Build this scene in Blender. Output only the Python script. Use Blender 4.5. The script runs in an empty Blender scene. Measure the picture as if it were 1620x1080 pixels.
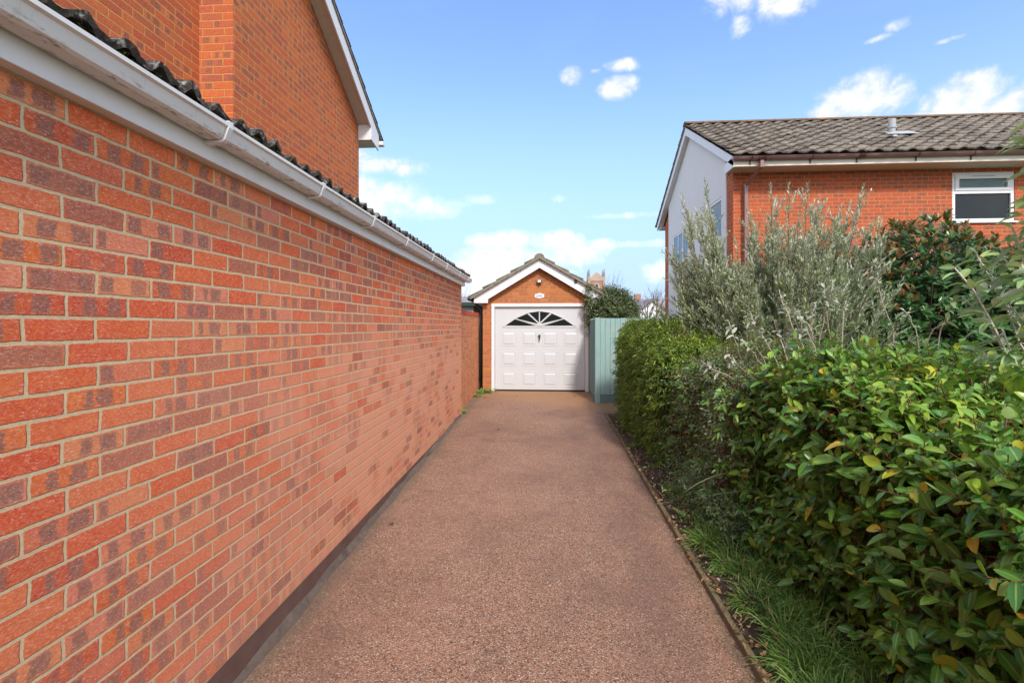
import bpy, math, random
import numpy as np
from mathutils import Vector

S = bpy.context.scene
C = S.collection
R = math.radians
PI = math.pi

# ------------------------------------------------------------------ camera
YAW = math.atan(53 / 775)
EYE = 1.78
cam = bpy.data.cameras.new('camera')
cam.sensor_width = 36
cam.lens = 36 * 775 / 1620
cam.shift_y = -24 / 1620
cam.clip_start = 0.05
cam.clip_end = 5000
camo = bpy.data.objects.new('camera', cam)
camo.location = (0, 0, EYE)
camo.rotation_euler = (R(90), 0, YAW)
C.objects.link(camo)
S.camera = camo

S.view_settings.view_transform = 'Standard'
S.view_settings.look = 'None'
S.view_settings.gamma = 1
S.view_settings.exposure = 1.08

# ------------------------------------------------------------------ sun and sky
SUN_EL, SUN_AZ = R(42), R(17)          # azimuth from -Y (behind the camera) toward +X
sd = Vector((math.sin(SUN_AZ) * math.cos(SUN_EL), -math.cos(SUN_AZ) * math.cos(SUN_EL), math.sin(SUN_EL)))
sun = bpy.data.lights.new('sun', 'SUN')
sun.energy = 1.9
sun.angle = R(8)
sun.color = (1, 0.95, 0.87)
suno = bpy.data.objects.new('sun', sun)
suno.rotation_euler = sd.to_track_quat('Z', 'Y').to_euler()
suno.location = (3, -6, 12)
C.objects.link(suno)


class NT:
    """small wrapper for node trees"""
    def __init__(s, nt):
        s.nt = nt

    def new(s, t, **kw):
        n = s.nt.nodes.new(t)
        for k, v in kw.items():
            setattr(n, k, v)
        return n

    def put(s, sock, v):
        if v is None:
            return
        if hasattr(v, 'is_linked'):
            s.nt.links.new(v, sock)
        else:
            if sock.type == 'RGBA' and len(v) == 3:
                v = (*v, 1)
            sock.default_value = v

    def m(s, op, a, b=None, c=None, clamp=False):
        n = s.new('ShaderNodeMath', operation=op, use_clamp=clamp)
        for i, v in enumerate((a, b, c)):
            s.put(n.inputs[i], v)
        return n.outputs[0]

    def vm(s, op, a, b=None, scale=None):
        n = s.new('ShaderNodeVectorMath', operation=op)
        s.put(n.inputs[0], a)
        s.put(n.inputs[1], b)
        if scale is not None:
            s.put(n.inputs[3], scale)
        return n.outputs[0]

    def mix(s, f, a, b, blend='MIX'):
        n = s.new('ShaderNodeMix', data_type='RGBA', blend_type=blend)
        s.put(n.inputs[0], f)
        s.put(n.inputs[6], a)
        s.put(n.inputs[7], b)
        return n.outputs[2]

    def sep(s, v):
        n = s.new('ShaderNodeSeparateXYZ')
        s.put(n.inputs[0], v)
        return n.outputs

    def comb(s, x, y, z):
        n = s.new('ShaderNodeCombineXYZ')
        for i, v in enumerate((x, y, z)):
            s.put(n.inputs[i], v)
        return n.outputs[0]

    def noise(s, vec, scale, detail=3, rough=0.5, dist=0.0):
        n = s.new('ShaderNodeTexNoise')
        s.put(n.inputs['Vector'], vec)
        n.inputs['Scale'].default_value = scale
        n.inputs['Detail'].default_value = detail
        n.inputs['Roughness'].default_value = rough
        n.inputs['Distortion'].default_value = dist
        return n.outputs[0]

    def ramp(s, f, stops, interp='LINEAR'):
        n = s.new('ShaderNodeValToRGB')
        s.put(n.inputs[0], f)
        cr = n.color_ramp
        cr.interpolation = interp
        while len(cr.elements) > 1:
            cr.elements.remove(cr.elements[0])
        for i, (p, c) in enumerate(stops):
            e = cr.elements[0] if i == 0 else cr.elements.new(p)
            e.position = p
            if not hasattr(c, '__len__'):
                c = (c, c, c)
            e.color = (*c[:3], 1)
        return n.outputs[0]

    def step(s, v, a, b):
        n = s.new('ShaderNodeMapRange', interpolation_type='SMOOTHSTEP')
        s.put(n.inputs[0], v)
        n.inputs[1].default_value = a
        n.inputs[2].default_value = b
        return n.outputs[0]


# --- world: physical sky with cumulus placed by direction
W = bpy.data.worlds.new('World')
S.world = W
W.use_nodes = True
w = NT(W.node_tree)
w.nt.nodes.clear()
sky = w.new('ShaderNodeTexSky', sky_type='NISHITA')
sky.sun_disc = False
sky.sun_elevation = SUN_EL
sky.sun_rotation = math.atan2(sd.x, sd.y)
sky.air_density = 1.0
sky.dust_density = 0.6
sky.ozone_density = 1.6
D = w.new('ShaderNodeTexCoord').outputs['Generated']
dx, dy, dz = w.sep(D)[:3]
az = w.m('ARCTAN2', dx, dy)
fb = w.noise(w.vm('MULTIPLY', D, (1, 1, 1.5)), 9, 9, 0.58, 0.25)
fb2 = w.noise(D, 30, 8, 0.62, 0.4)
blobs = [  # azimuth, elevation (sin), half widths, weight
    (0.375, 0.540, 0.085, 0.050, 1), (0.440, 0.505, 0.060, 0.032, 1), (0.330, 0.56, 0.05, 0.02, 1), (0.365, 0.485, 0.03, 0.022, .8),
    (0.145, 0.430, 0.050, 0.020, 1), (0.056, 0.452, 0.034, 0.018, .7), (0.155, 0.460, 0.045, 0.013, .6),
    (0.552, 0.350, 0.066, 0.042, 1.05), (0.505, 0.338, 0.04, 0.028, 1),
    (0.683, 0.318, 0.062, 0.040, 1.05), (0.735, 0.300, 0.07, 0.036, 1), (0.64, 0.30, 0.04, 0.025, .9), (0.605, 0.435, 0.028, 0.012, .45), (0.575, 0.425, 0.03, 0.006, .4), (0.52, 0.55, 0.05, 0.008, .5), (0.66, 0.40, 0.03, 0.005, .4), (0.10, 0.456, 0.02, 0.006, .45), (-0.02, 0.26, 0.02, 0.01, .3), (0.03, 0.25, 0.03, 0.012, .3),
    (-0.325, 0.302, 0.085, 0.020, 1), (-0.40, 0.312, 0.085, 0.03, 1),
    (-0.320, 0.250, 0.100, 0.030, 1), (-0.250, 0.232, 0.085, 0.026, 1), (-0.38, 0.24, 0.1, 0.05, 1),
    (-0.135, 0.250, 0.050, 0.013, .75), (-0.190, 0.240, 0.05, 0.012, .7),
    (-0.080, 0.172, 0.085, 0.022, 1), (0.010, 0.170, 0.075, 0.022, 1), (0.050, 0.150, 0.08, 0.022, 1),
    (-0.040, 0.140, 0.150, 0.026, 1), (0.112, 0.162, 0.040, 0.013, .9), (-0.16, 0.095, 0.10, 0.045, 1), (-0.09, 0.11, 0.14, 0.03, .9),
    (0.225, 0.105, 0.045, 0.025, .9), (0.21, 0.16, 0.10, 0.010, .5), (0.16, 0.215, 0.10, 0.008, .45),
    (-0.9, 0.35, 0.25, 0.1, 1), (1.3, 0.3, 0.3, 0.1, 1), (2.2, 0.4, 0.3, 0.1, 1), (-2.2, 0.5, 0.4, 0.15, 1), (3.0, 0.3, 0.2, 0.1, 1), (-1.6, 0.3, 0.3, 0.1, 1)]
top = -5.0
for a0, e0, wa, we, wt in blobs:
    qa = w.m('MULTIPLY', w.m('SUBTRACT', az, a0), 1 / wa)
    qe = w.m('MULTIPLY', w.m('SUBTRACT', dz, e0), 1 / we)
    v = w.m('SUBTRACT', wt, w.m('ADD', w.m('MULTIPLY', qa, qa), w.m('MULTIPLY', qe, qe)))
    top = w.m('MAXIMUM', top, v) if not isinstance(top, float) else v
v = w.m('ADD', top, w.m('MULTIPLY', w.m('SUBTRACT', fb, 0.5), 2.0))
v = w.m('ADD', v, w.m('MULTIPLY', w.m('SUBTRACT', fb2, 0.5), 2.2))
# unseen bright cloud overhead and behind the camera, added as neutral fill light
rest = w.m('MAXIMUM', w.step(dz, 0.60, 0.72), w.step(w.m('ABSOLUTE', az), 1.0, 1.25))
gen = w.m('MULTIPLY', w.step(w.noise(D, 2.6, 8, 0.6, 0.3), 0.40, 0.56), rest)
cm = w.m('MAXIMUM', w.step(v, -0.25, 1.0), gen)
veil = w.m('MULTIPLY', w.step(w.noise(w.vm('MULTIPLY', D, (1, 1, 3.2)), 3.1, 7, 0.62, 0.5), 0.42, 0.8), 0.26)
hz = w.m('MULTIPLY', w.m('SUBTRACT', 1.0, w.step(dz, 0.02, 0.50)), 0.90)
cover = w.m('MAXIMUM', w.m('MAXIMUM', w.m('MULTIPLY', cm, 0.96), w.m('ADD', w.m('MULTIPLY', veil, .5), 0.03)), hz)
skyc = w.vm('MULTIPLY', w.vm('SCALE', sky.outputs[0], None, 0.14), (0.90, 0.98, 1.20))
cloudc = w.mix(w.step(fb2, 0.3, 0.7), (0.44, 0.465, 0.50), (0.52, 0.52, 0.52))
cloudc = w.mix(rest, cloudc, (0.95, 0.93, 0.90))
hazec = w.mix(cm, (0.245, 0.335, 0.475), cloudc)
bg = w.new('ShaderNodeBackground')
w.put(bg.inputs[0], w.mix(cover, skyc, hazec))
bg.inputs[1].default_value = 1.0
wo = w.new('ShaderNodeOutputWorld')
w.nt.links.new(bg.outputs[0], wo.inputs[0])

# ------------------------------------------------------------------ object helpers


def tag(o, label=None, cat=None, group=None, kind=None):
    if label:
        o['label'] = label
    if cat:
        o['category'] = cat
    if group:
        o['group'] = group
    if kind:
        o['kind'] = kind
    return o


def thing(name, label, cat, loc=(0, 0, 0), group=None):
    o = bpy.data.objects.new(name, None)
    o.empty_display_size = 0.2
    o.location = loc
    C.objects.link(o)
    return tag(o, label, cat, group)


def root_loc(p):
    v = Vector((0, 0, 0))
    while p is not None:
        v += p.location
        p = p.parent
    return v


def link_mesh(name, me, mat, parent=None):
    """mesh in world coordinates -> object, its data moved into the parent's frame"""
    if mat is not None:
        me.materials.append(mat)
    o = bpy.data.objects.new(name, me)
    C.objects.link(o)
    if parent is not None:
        v = root_loc(parent)
        if v.length > 0:
            from mathutils import Matrix
            me.transform(Matrix.Translation(-v))
        o.parent = parent
    return o


class MB:
    def __init__(s):
        s.v = []
        s.f = []

    def add(s, vs, fs):
        b = len(s.v)
        s.v += [tuple(p) for p in vs]
        s.f += [tuple(b + i for i in f) for f in fs]
        return s

    def box(s, x0, x1, y0, y1, z0, z1):
        return s.add([(x0, y0, z0), (x1, y0, z0), (x1, y1, z0), (x0, y1, z0), (x0, y0, z1), (x1, y0, z1), (x1, y1, z1), (x0, y1, z1)],
                     [(0, 3, 2, 1), (4, 5, 6, 7), (0, 1, 5, 4), (1, 2, 6, 5), (2, 3, 7, 6), (3, 0, 4, 7)])

    def prism(s, pts, ext):
        n = len(pts)
        e = Vector(ext)
        a = [Vector(p) for p in pts]
        nrm = Vector((0, 0, 0))
        for i in range(n):
            nrm += a[i].cross(a[(i + 1) % n])
        if nrm.dot(e) > 0:
            a.reverse()
        s.add(a + [p + e for p in a], [tuple(range(n)), tuple(range(2 * n - 1, n - 1, -1))] +
              [((i + 1) % n, i, n + i, n + (i + 1) % n) for i in range(n)])
        return s

    def tube(s, pts, rad, n=8, cap=True):
        pts = [Vector(p) for p in pts]
        if not hasattr(rad, '__len__'):
            rad = [rad] * len(pts)
        b = len(s.v)
        prev = None
        for i, p in enumerate(pts):
            t = (pts[min(i + 1, len(pts) - 1)] - pts[max(i - 1, 0)]).normalized()
            if prev is None:
                u = t.orthogonal().normalized()
            else:
                u = (prev - t * prev.dot(t)).normalized()
            prev = u
            q = t.cross(u)
            for k in range(n):
                a = 2 * PI * k / n
                s.v.append(tuple(p + (u * math.cos(a) + q * math.sin(a)) * rad[i]))
        for i in range(len(pts) - 1):
            for k in range(n):
                k2 = (k + 1) % n
                s.f.append((b + i * n + k, b + i * n + k2, b + (i + 1) * n + k2, b + (i + 1) * n + k))
        if cap:
            s.f.append(tuple(b + k for k in range(n))[::-1])
            s.f.append(tuple(b + (len(pts) - 1) * n + k for k in range(n)))
        return s

    def build(s, name, mat, parent=None, bevel=0, smooth=False):
        me = bpy.data.meshes.new(name)
        me.from_pydata(s.v, [], s.f)
        if smooth:
            me.polygons.foreach_set('use_smooth', [True] * len(me.polygons))
        o = link_mesh(name, me, mat, parent)
        if bevel:
            b = o.modifiers.new('bevel', 'BEVEL')
            b.width = bevel
            b.segments = 2
            b.limit_method = 'ANGLE'
            b.angle_limit = R(40)
        return o


def P(u, v, Y):
    """point of the survey: image measurement + distance along the drive -> metres"""
    c, s = math.cos(YAW), math.sin(YAW)
    a = (u - 810) / 775
    X = Y * (a * c - s) / (c + a * s)
    return Vector((X, Y, EYE + (516 - v) * (Y * c - X * s) / 775))


def gz(y):
    return 0.0263 * min(max(y, -8), 11.2)


# ------------------------------------------------------------------ materials
def mat(name):
    m = bpy.data.materials.new(name)
    m.use_nodes = True
    n = NT(m.node_tree)
    n.nt.nodes.clear()
    out = n.new('ShaderNodeOutputMaterial')
    b = n.new('ShaderNodeBsdfPrincipled')
    n.nt.links.new(b.outputs[0], out.inputs[0])
    n.b = b
    n.out = out
    return m, n


def setp(n, col=None, rough=None, spec=None, metal=None, h=None, dist=0.002, strength=1.0):
    b = n.b
    if col is not None:
        n.put(b.inputs['Base Color'], col)
    if rough is not None:
        n.put(b.inputs['Roughness'], rough)
    if spec is not None:
        n.put(b.inputs['Specular IOR Level'], spec)
    if metal is not None:
        n.put(b.inputs['Metallic'], metal)
    if h is not None:
        bm = n.new('ShaderNodeBump')
        bm.inputs['Distance'].default_value = dist
        bm.inputs['Strength'].default_value = strength
        n.put(bm.inputs['Height'], h)
        n.nt.links.new(bm.outputs[0], b.inputs['Normal'])


def pos(n):
    return n.new('ShaderNodeNewGeometry').outputs['Position']


def plain(name, col, rough=0.6, var=0.12, scale=6, spec=0.4, bump=0.0, dirt=None, dirt_amt=0.3, dirt_scale=3.0):
    m, n = mat(name)
    p = pos(n)
    f = n.noise(p, scale, 5, 0.6)
    c = n.mix(f, [x * (1 - var) for x in col], [min(1, x * (1 + var)) for x in col])
    if dirt is not None:
        g = n.m('MULTIPLY', n.step(n.noise(p, dirt_scale, 7, 0.65), 0.48, 0.75), dirt_amt)
        c = n.mix(g, c, dirt)
    setp(n, c, rough, spec)
    if bump:
        setp(n, h=n.noise(p, scale * 12, 4, 0.6), dist=bump)
    return m


def brick_mat(name, ramp, dark, mortar, z0=0.223, ch=0.0754, bl=0.225, darkamt=0.5, speck=0.5, shift=0.0, wash=None, grime=None):
    m, n = mat(name)
    g = n.new('ShaderNodeNewGeometry')
    px, py, pz = n.sep(g.outputs['Position'])[:3]
    nx = n.sep(g.outputs['True Normal'])[0]
    side = n.m('GREATER_THAN', n.m('ABSOLUTE', nx), 0.7)
    u = n.m('ADD', n.m('MULTIPLY', side, py), n.m('MULTIPLY', n.m('SUBTRACT', 1.0, side), px))
    u = n.m('ADD', u, shift + 50 * bl)
    raw = n.comb(u, pz, side)
    # wobbling joints
    wob = n.new('ShaderNodeTexNoise')
    n.put(wob.inputs['Vector'], raw)
    wob.inputs['Scale'].default_value = 17
    wob.inputs['Detail'].default_value = 4
    wv = n.vm('SCALE', n.vm('SUBTRACT', wob.outputs['Color'], (0.5, 0.5, 0.5)), None, 0.015)
    wx, wy = n.sep(wv)[:2]
    uu0 = n.m('ADD', u, wx)
    vv0 = n.m('DIVIDE', n.m('ADD', n.m('SUBTRACT', pz, z0 - 50 * ch), n.m('MULTIPLY', wy, 0.6)), ch)
    row = n.m('FLOOR', vv0)
    fv = n.m('SUBTRACT', vv0, row)
    wr = n.new('ShaderNodeTexWhiteNoise', noise_dimensions='1D')
    n.put(wr.inputs['W'], row)
    off = n.m('ADD', n.m('MULTIPLY', n.m('MODULO', row, 2.0), 0.5), n.m('MULTIPLY', wr.outputs[0], 0.10))
    uu = n.m('ADD', n.m('DIVIDE', uu0, bl), off)
    col = n.m('FLOOR', uu)
    fu = n.m('SUBTRACT', uu, col)
    cell = n.comb(col, row, side)
    wn = n.new('ShaderNodeTexWhiteNoise', noise_dimensions='3D')
    n.put(wn.inputs['Vector'], cell)
    r1 = wn.outputs['Value']
    r2, r3, r4 = [wn_o for wn_o in n.new_sep(wn.outputs['Color'])] if hasattr(n, 'new_sep') else n.sep(wn.outputs['Color'])[:3]
    du = n.m('MULTIPLY', n.m('SUBTRACT', 0.5, n.m('ABSOLUTE', n.m('SUBTRACT', fu, 0.5))), bl)
    dv = n.m('MULTIPLY', n.m('SUBTRACT', 0.5, n.m('ABSOLUTE', n.m('SUBTRACT', fv, 0.5))), ch)
    d = n.m('SMOOTH_MIN', du, dv, 0.006)
    fine = n.noise(raw, 110, 4, 0.65)
    d = n.m('ADD', d, n.m('MULTIPLY', n.m('SUBTRACT', fine, 0.5), 0.0065))
    mask = n.step(d, 0.0042, 0.0072)
    # per brick colour
    base = n.ramp(r1, ramp)
    base = n.mix(0.30, base, n.ramp(n.noise(n.comb(n.m('MULTIPLY', u, 26), n.m('MULTIPLY', pz, 30), n.m('MULTIPLY', r2, 91)), 0.55, 3, 0.6), ramp))
    # kiln marks : blocks of dark colour inside the brick
    edge = n.step(n.m('MINIMUM', du, n.m('MULTIPLY', dv, 1.1)), 0.009, 0.017)
    fuw = n.m('ADD', fu, n.m('MULTIPLY', n.m('SUBTRACT', n.noise(raw, 38, 4, 0.6), 0.5), 0.16))

    def band(cen, wid):
        return n.m('SUBTRACT', 1.0, n.step(n.m('SUBTRACT', n.m('ABSOLUTE', n.m('SUBTRACT', fuw, cen)), wid), -0.02, 0.03))
    b1 = band(n.m('ADD', 0.10, n.m('MULTIPLY', r3, 0.28)), n.m('ADD', 0.05, n.m('MULTIPLY', r4, 0.09)))
    b2 = n.m('MULTIPLY', band(n.m('ADD', 0.58, n.m('MULTIPLY', r4, 0.30)), n.m('ADD', 0.06, n.m('MULTIPLY', r1, 0.10))), n.step(r3, 0.25, 0.3))
    km = n.m('MULTIPLY', n.m('MAXIMUM', b1, b2), n.m('ADD', 0.55, n.m('MULTIPLY', n.noise(raw, 60, 3), 0.8), clamp=True))
    amt = n.m('MULTIPLY', n.step(r2, 1 - darkamt, 1 - darkamt + 0.08), n.m('MULTIPLY', km, n.m('ADD', 0.15, n.m('MULTIPLY', edge, 0.85))))
    whole = n.m('MULTIPLY', n.m('MULTIPLY', n.step(r4, 0.80, 0.82), n.m('ADD', .25, n.m('MULTIPLY', edge, .75))), 0.8)
    amt = n.m('MAXIMUM', amt, n.m('MULTIPLY', whole, darkamt * 1.5, clamp=True))
    c = n.mix(n.m('MULTIPLY', amt, 0.85), base, dark)
    # mottling and light creases of a rustic face
    mot = n.noise(raw, 75, 5, 0.7)
    c = n.mix(n.m('MULTIPLY', n.step(mot, 0.35, 0.70), 0.45), c, n.mix(0.5, c, (0.85, 0.36, 0.15)))
    cr = n.new('ShaderNodeMapping')
    cr.inputs['Rotation'].default_value = (0, 0, R(35))
    cr.inputs['Scale'].default_value = (1, 2.6, 1)
    n.put(cr.inputs[0], raw)
    crease = n.noise(cr.outputs[0], 85, 5, 0.7, 0.8)
    c = n.mix(n.m('MULTIPLY', n.step(crease, 0.54, 0.64), speck), c, (0.82, 0.62, 0.55))
    c = n.mix(n.m('MULTIPLY', n.step(crease, 0.46, 0.36), 0.42), c, n.mix(0.6, c, (0.05, 0.02, 0.02)))
    mc = n.mix(n.noise(raw, 60, 4, 0.6), [x * 0.72 for x in mortar], [min(1, x * 1.22) for x in mortar])
    if wash is not None:   # lower bricks mixed toward a paler colour, stronger farther along the wall
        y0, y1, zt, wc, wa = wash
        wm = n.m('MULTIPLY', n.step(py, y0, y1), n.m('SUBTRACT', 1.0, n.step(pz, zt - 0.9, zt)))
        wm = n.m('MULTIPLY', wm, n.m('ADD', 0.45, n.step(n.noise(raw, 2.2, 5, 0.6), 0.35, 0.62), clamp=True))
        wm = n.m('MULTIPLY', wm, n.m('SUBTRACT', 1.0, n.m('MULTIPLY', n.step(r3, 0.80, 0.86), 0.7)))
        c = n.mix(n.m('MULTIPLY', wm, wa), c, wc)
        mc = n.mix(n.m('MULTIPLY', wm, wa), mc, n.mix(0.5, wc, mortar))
    c = n.mix(mask, mc, c)
    if grime is not None:
        gc, ga = grime
        c = n.mix(n.m('MULTIPLY', n.step(n.noise(raw, 3.5, 6, 0.65), 0.5, 0.72), ga), c, gc)
    setp(n, c, 0.9, 0.2)
    h = n.m('ADD', n.m('MULTIPLY', mask, 1.0), n.m('ADD', n.m('MULTIPLY', crease, 0.55), n.m('MULTIPLY', mot, 0.30)))
    h = n.m('ADD', h, n.m('MULTIPLY', r3, 0.3))
    setp(n, h=h, dist=0.0045)
    return m


RED = [(0.0, (0.58, 0.055, 0.022)), (0.18, (0.66, 0.120, 0.030)), (0.36, (0.68, 0.200, 0.085)), (0.50, (0.48, 0.050, 0.028)),
       (0.62, (0.67, 0.165, 0.032)), (0.74, (0.64, 0.220, 0.15)), (0.88, (0.70, 0.27, 0.11)), (1.0, (0.54, 0.10, 0.07))]
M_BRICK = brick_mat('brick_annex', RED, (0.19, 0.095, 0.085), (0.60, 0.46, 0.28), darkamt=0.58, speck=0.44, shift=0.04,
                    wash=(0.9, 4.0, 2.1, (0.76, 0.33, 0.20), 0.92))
ORN = [(0.0, (0.44, 0.065, 0.020)), (0.3, (0.54, 0.12, 0.028)), (0.5, (0.40, 0.075, 0.032)), (0.7, (0.36, 0.065, 0.038)), (1.0, (0.56, 0.16, 0.045))]
M_BRICK_H = brick_mat('brick_house', ORN, (0.17, 0.062, 0.05), (0.56, 0.27, 0.09), z0=0.03, darkamt=0.34, speck=0.24, shift=0.1)
M_BRICK_G = brick_mat('brick_garage', [(0, (0.40, 0.10, 0.030)), (0.4, (0.47, 0.155, 0.045)), (0.7, (0.34, 0.095, 0.045)), (1, (0.48, 0.19, 0.075))], (0.25, 0.085, 0.04), (0.44, 0.22, 0.10), z0=0.30, darkamt=0.3, speck=0.2, shift=0.04,
                      grime=((0.25, 0.13, 0.035), 0.45))
FAR = [(0.0, (0.40, 0.055, 0.018)), (0.3, (0.46, 0.075, 0.022)), (0.5, (0.34, 0.055, 0.026)), (0.7, (0.43, 0.07, 0.022)), (1.0, (0.32, 0.07, 0.035))]
M_BRICK_R = brick_mat('brick_far_house', FAR, (0.12, 0.055, 0.045), (0.48, 0.25, 0.13), z0=0.05, darkamt=0.36, speck=0.15)
M_BRICK_L = brick_mat('brick_boundary', [(0, (0.60, 0.15, 0.06)), (0.5, (0.68, 0.22, 0.09)), (1, (0.56, 0.16, 0.09))], (0.28, 0.11, 0.06), (0.50, 0.32, 0.18), z0=0.26,
                      darkamt=0.3, speck=0.3, grime=((0.30, 0.19, 0.06), 0.5))
M_COPING = plain('coping_brick', (0.42, 0.075, 0.03), 0.85, 0.25, 14, bump=0.002)
M_UPVC = plain('white_upvc', (0.68, 0.68, 0.67), 0.32, 0.03, 2, 0.5, dirt=(0.42, 0.40, 0.33), dirt_amt=0.25, dirt_scale=5)
def gutter_mat():
    m, n = mat('gutter_algae')
    p = pos(n)
    z = n.sep(p)[2]
    c = n.mix(n.noise(p, 2, 4), (0.62, 0.62, 0.60), (0.70, 0.70, 0.69))
    sp = n.step(n.noise(n.vm('MULTIPLY', p, (50, 14, 60)), 1.0, 6, 0.7), 0.52, 0.64)
    lowz = n.m('SUBTRACT', 1.0, n.step(z, 2.562, 2.600))
    c = n.mix(n.m('MULTIPLY', n.m('MULTIPLY', sp, lowz), 0.8), c, (0.16, 0.13, 0.04))
    st = n.step(n.noise(n.vm('MULTIPLY', p, (8, 22, 2)), 1.0, 7, 0.7), 0.54, 0.72)
    c = n.mix(n.m('MULTIPLY', st, 0.35), c, (0.30, 0.28, 0.22))
    spot = n.step(n.noise(p, 70, 3, 0.6), 0.70, 0.74)
    c = n.mix(n.m('MULTIPLY', spot, 0.7), c, (0.10, 0.09, 0.06))
    setp(n, c, 0.38, 0.45)
    return m


M_GUTTER = gutter_mat()
M_WHITE = plain('white_paint', (0.68, 0.68, 0.69), 0.42, 0.02, 3, 0.45)
M_CREAM = plain('cream_fascia', (0.66, 0.60, 0.52), 0.5, 0.08, 3, dirt=(0.3, 0.26, 0.2), dirt_amt=0.25)
M_SOFFIT = plain('soffit_board', (0.62, 0.54, 0.46), 0.55, 0.08, 4)
M_RENDER = plain('white_render', (0.66, 0.67, 0.70), 0.85, 0.04, 1.4, 0.2, bump=0.002, dirt=(0.55, 0.55, 0.56), dirt_amt=0.25, dirt_scale=1)
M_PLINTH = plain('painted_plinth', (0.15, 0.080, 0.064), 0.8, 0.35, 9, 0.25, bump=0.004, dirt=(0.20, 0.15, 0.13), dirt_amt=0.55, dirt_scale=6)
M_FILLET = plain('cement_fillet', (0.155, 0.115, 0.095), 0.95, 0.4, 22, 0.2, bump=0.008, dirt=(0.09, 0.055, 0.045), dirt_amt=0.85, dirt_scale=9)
M_BLACK = plain('black_plastic', (0.02, 0.02, 0.022), 0.4, 0.1)
M_BROWNPVC = plain('brown_pvc', (0.24, 0.13, 0.125), 0.33, 0.12, 2.5, 0.5)
M_BROWNDK = plain('brown_pvc_joint', (0.085, 0.03, 0.03), 0.4, 0.1)
M_GREY = plain('grey_pipe', (0.33, 0.345, 0.36), 0.5, 0.1, 5)
M_STONE = plain('tower_stone', (0.40, 0.29, 0.22), 0.9, 0.2, 0.6)
M_TBRICK = plain('tower_brick', (0.30, 0.17, 0.135), 0.9, 0.2, 0.6)
M_DARKGAP = plain('dark_rubber', (0.012, 0.012, 0.012), 0.7, 0.1)
M_SLATE = plain('far_slate', (0.22, 0.20, 0.22), 0.8, 0.15, 1)
M_PALEWALL = plain('far_pale_wall', (0.66, 0.66, 0.66), 0.85, 0.06, 0.7)
M_SHEDWALL = plain('shed_wall', (0.42, 0.52, 0.58), 0.6, 0.08, 3)
M_SHEDROOF = plain('shed_roof_trim', (0.015, 0.055, 0.045), 0.5, 0.2, 5)


def glass_mat(name, col, rough=0.04, wavy=0.0):
    m, n = mat(name)
    p = pos(n)
    c = n.mix(n.noise(p, 3, 3), [x * 0.6 for x in col], [x * 1.3 for x in col])
    setp(n, c, rough, 0.2)
    if wavy:
        setp(n, h=n.noise(p, 45, 4, 0.6), dist=wavy)
    return m


M_GLASS = glass_mat('window_glass_dark', (0.022, 0.026, 0.028), 0.05)
M_GLASSO = glass_mat('window_glass_obscured', (0.13, 0.19, 0.19), 0.22, 0.006)
M_GLASSB = glass_mat('window_glass_side', (0.10, 0.17, 0.24), 0.03)
M_GLASSF = glass_mat('fanlight_glass', (0.006, 0.007, 0.008), 0.35)


def tile_mat(name, c0, c1, lichen=0.5, orange=0.3, moss=0.2):
    m, n = mat(name)
    p = pos(n)
    at = n.new('ShaderNodeAttribute', attribute_name='rnd').outputs['Fac']
    c = n.mix(at, c0, c1)
    c = n.mix(n.m('MULTIPLY', n.step(n.noise(p, 9, 6, 0.7), 0.45, 0.62), 0.5), c, [x * 0.55 for x in c0])
    c = n.mix(n.m('MULTIPLY', n.step(n.noise(p, 26, 6, 0.72), 0.53, 0.62), lichen), c, (0.42, 0.41, 0.37))
    c = n.mix(n.m('MULTIPLY', n.step(n.noise(p, 4.2, 7, 0.7), 0.56, 0.66), orange), c, (0.30, 0.14, 0.04))
    c = n.mix(n.m('MULTIPLY', n.step(n.noise(p, 6.3, 7, 0.7), 0.55, 0.63), moss), c, (0.05, 0.06, 0.015))
    setp(n, c, 0.93, 0.2)
    setp(n, h=n.noise(p, 55, 6, 0.7), dist=0.016)
    return m


M_TILE_R = tile_mat('roof_tile_brown', (0.14, 0.118, 0.098), (0.27, 0.225, 0.185), 0.6, 0.3, 0.15)
M_TILE_RIDGE = tile_mat('ridge_tile_lichen', (0.16, 0.10, 0.06), (0.22, 0.15, 0.08), 0.3, 0.9, 0.1)
M_TILE_A = tile_mat('roof_tile_mossy', (0.06, 0.048, 0.040), (0.12, 0.095, 0.08), 0.75, 0.1, 0.6)
M_TILE_G = tile_mat('roof_tile_garage', (0.20, 0.17, 0.125), (0.30, 0.26, 0.19), 0.45, 0.3, 0.3)
M_VERGE = tile_mat('verge_mortar', (0.24, 0.215, 0.165), (0.33, 0.30, 0.24), 0.3, 0.1, 0.3)


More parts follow.
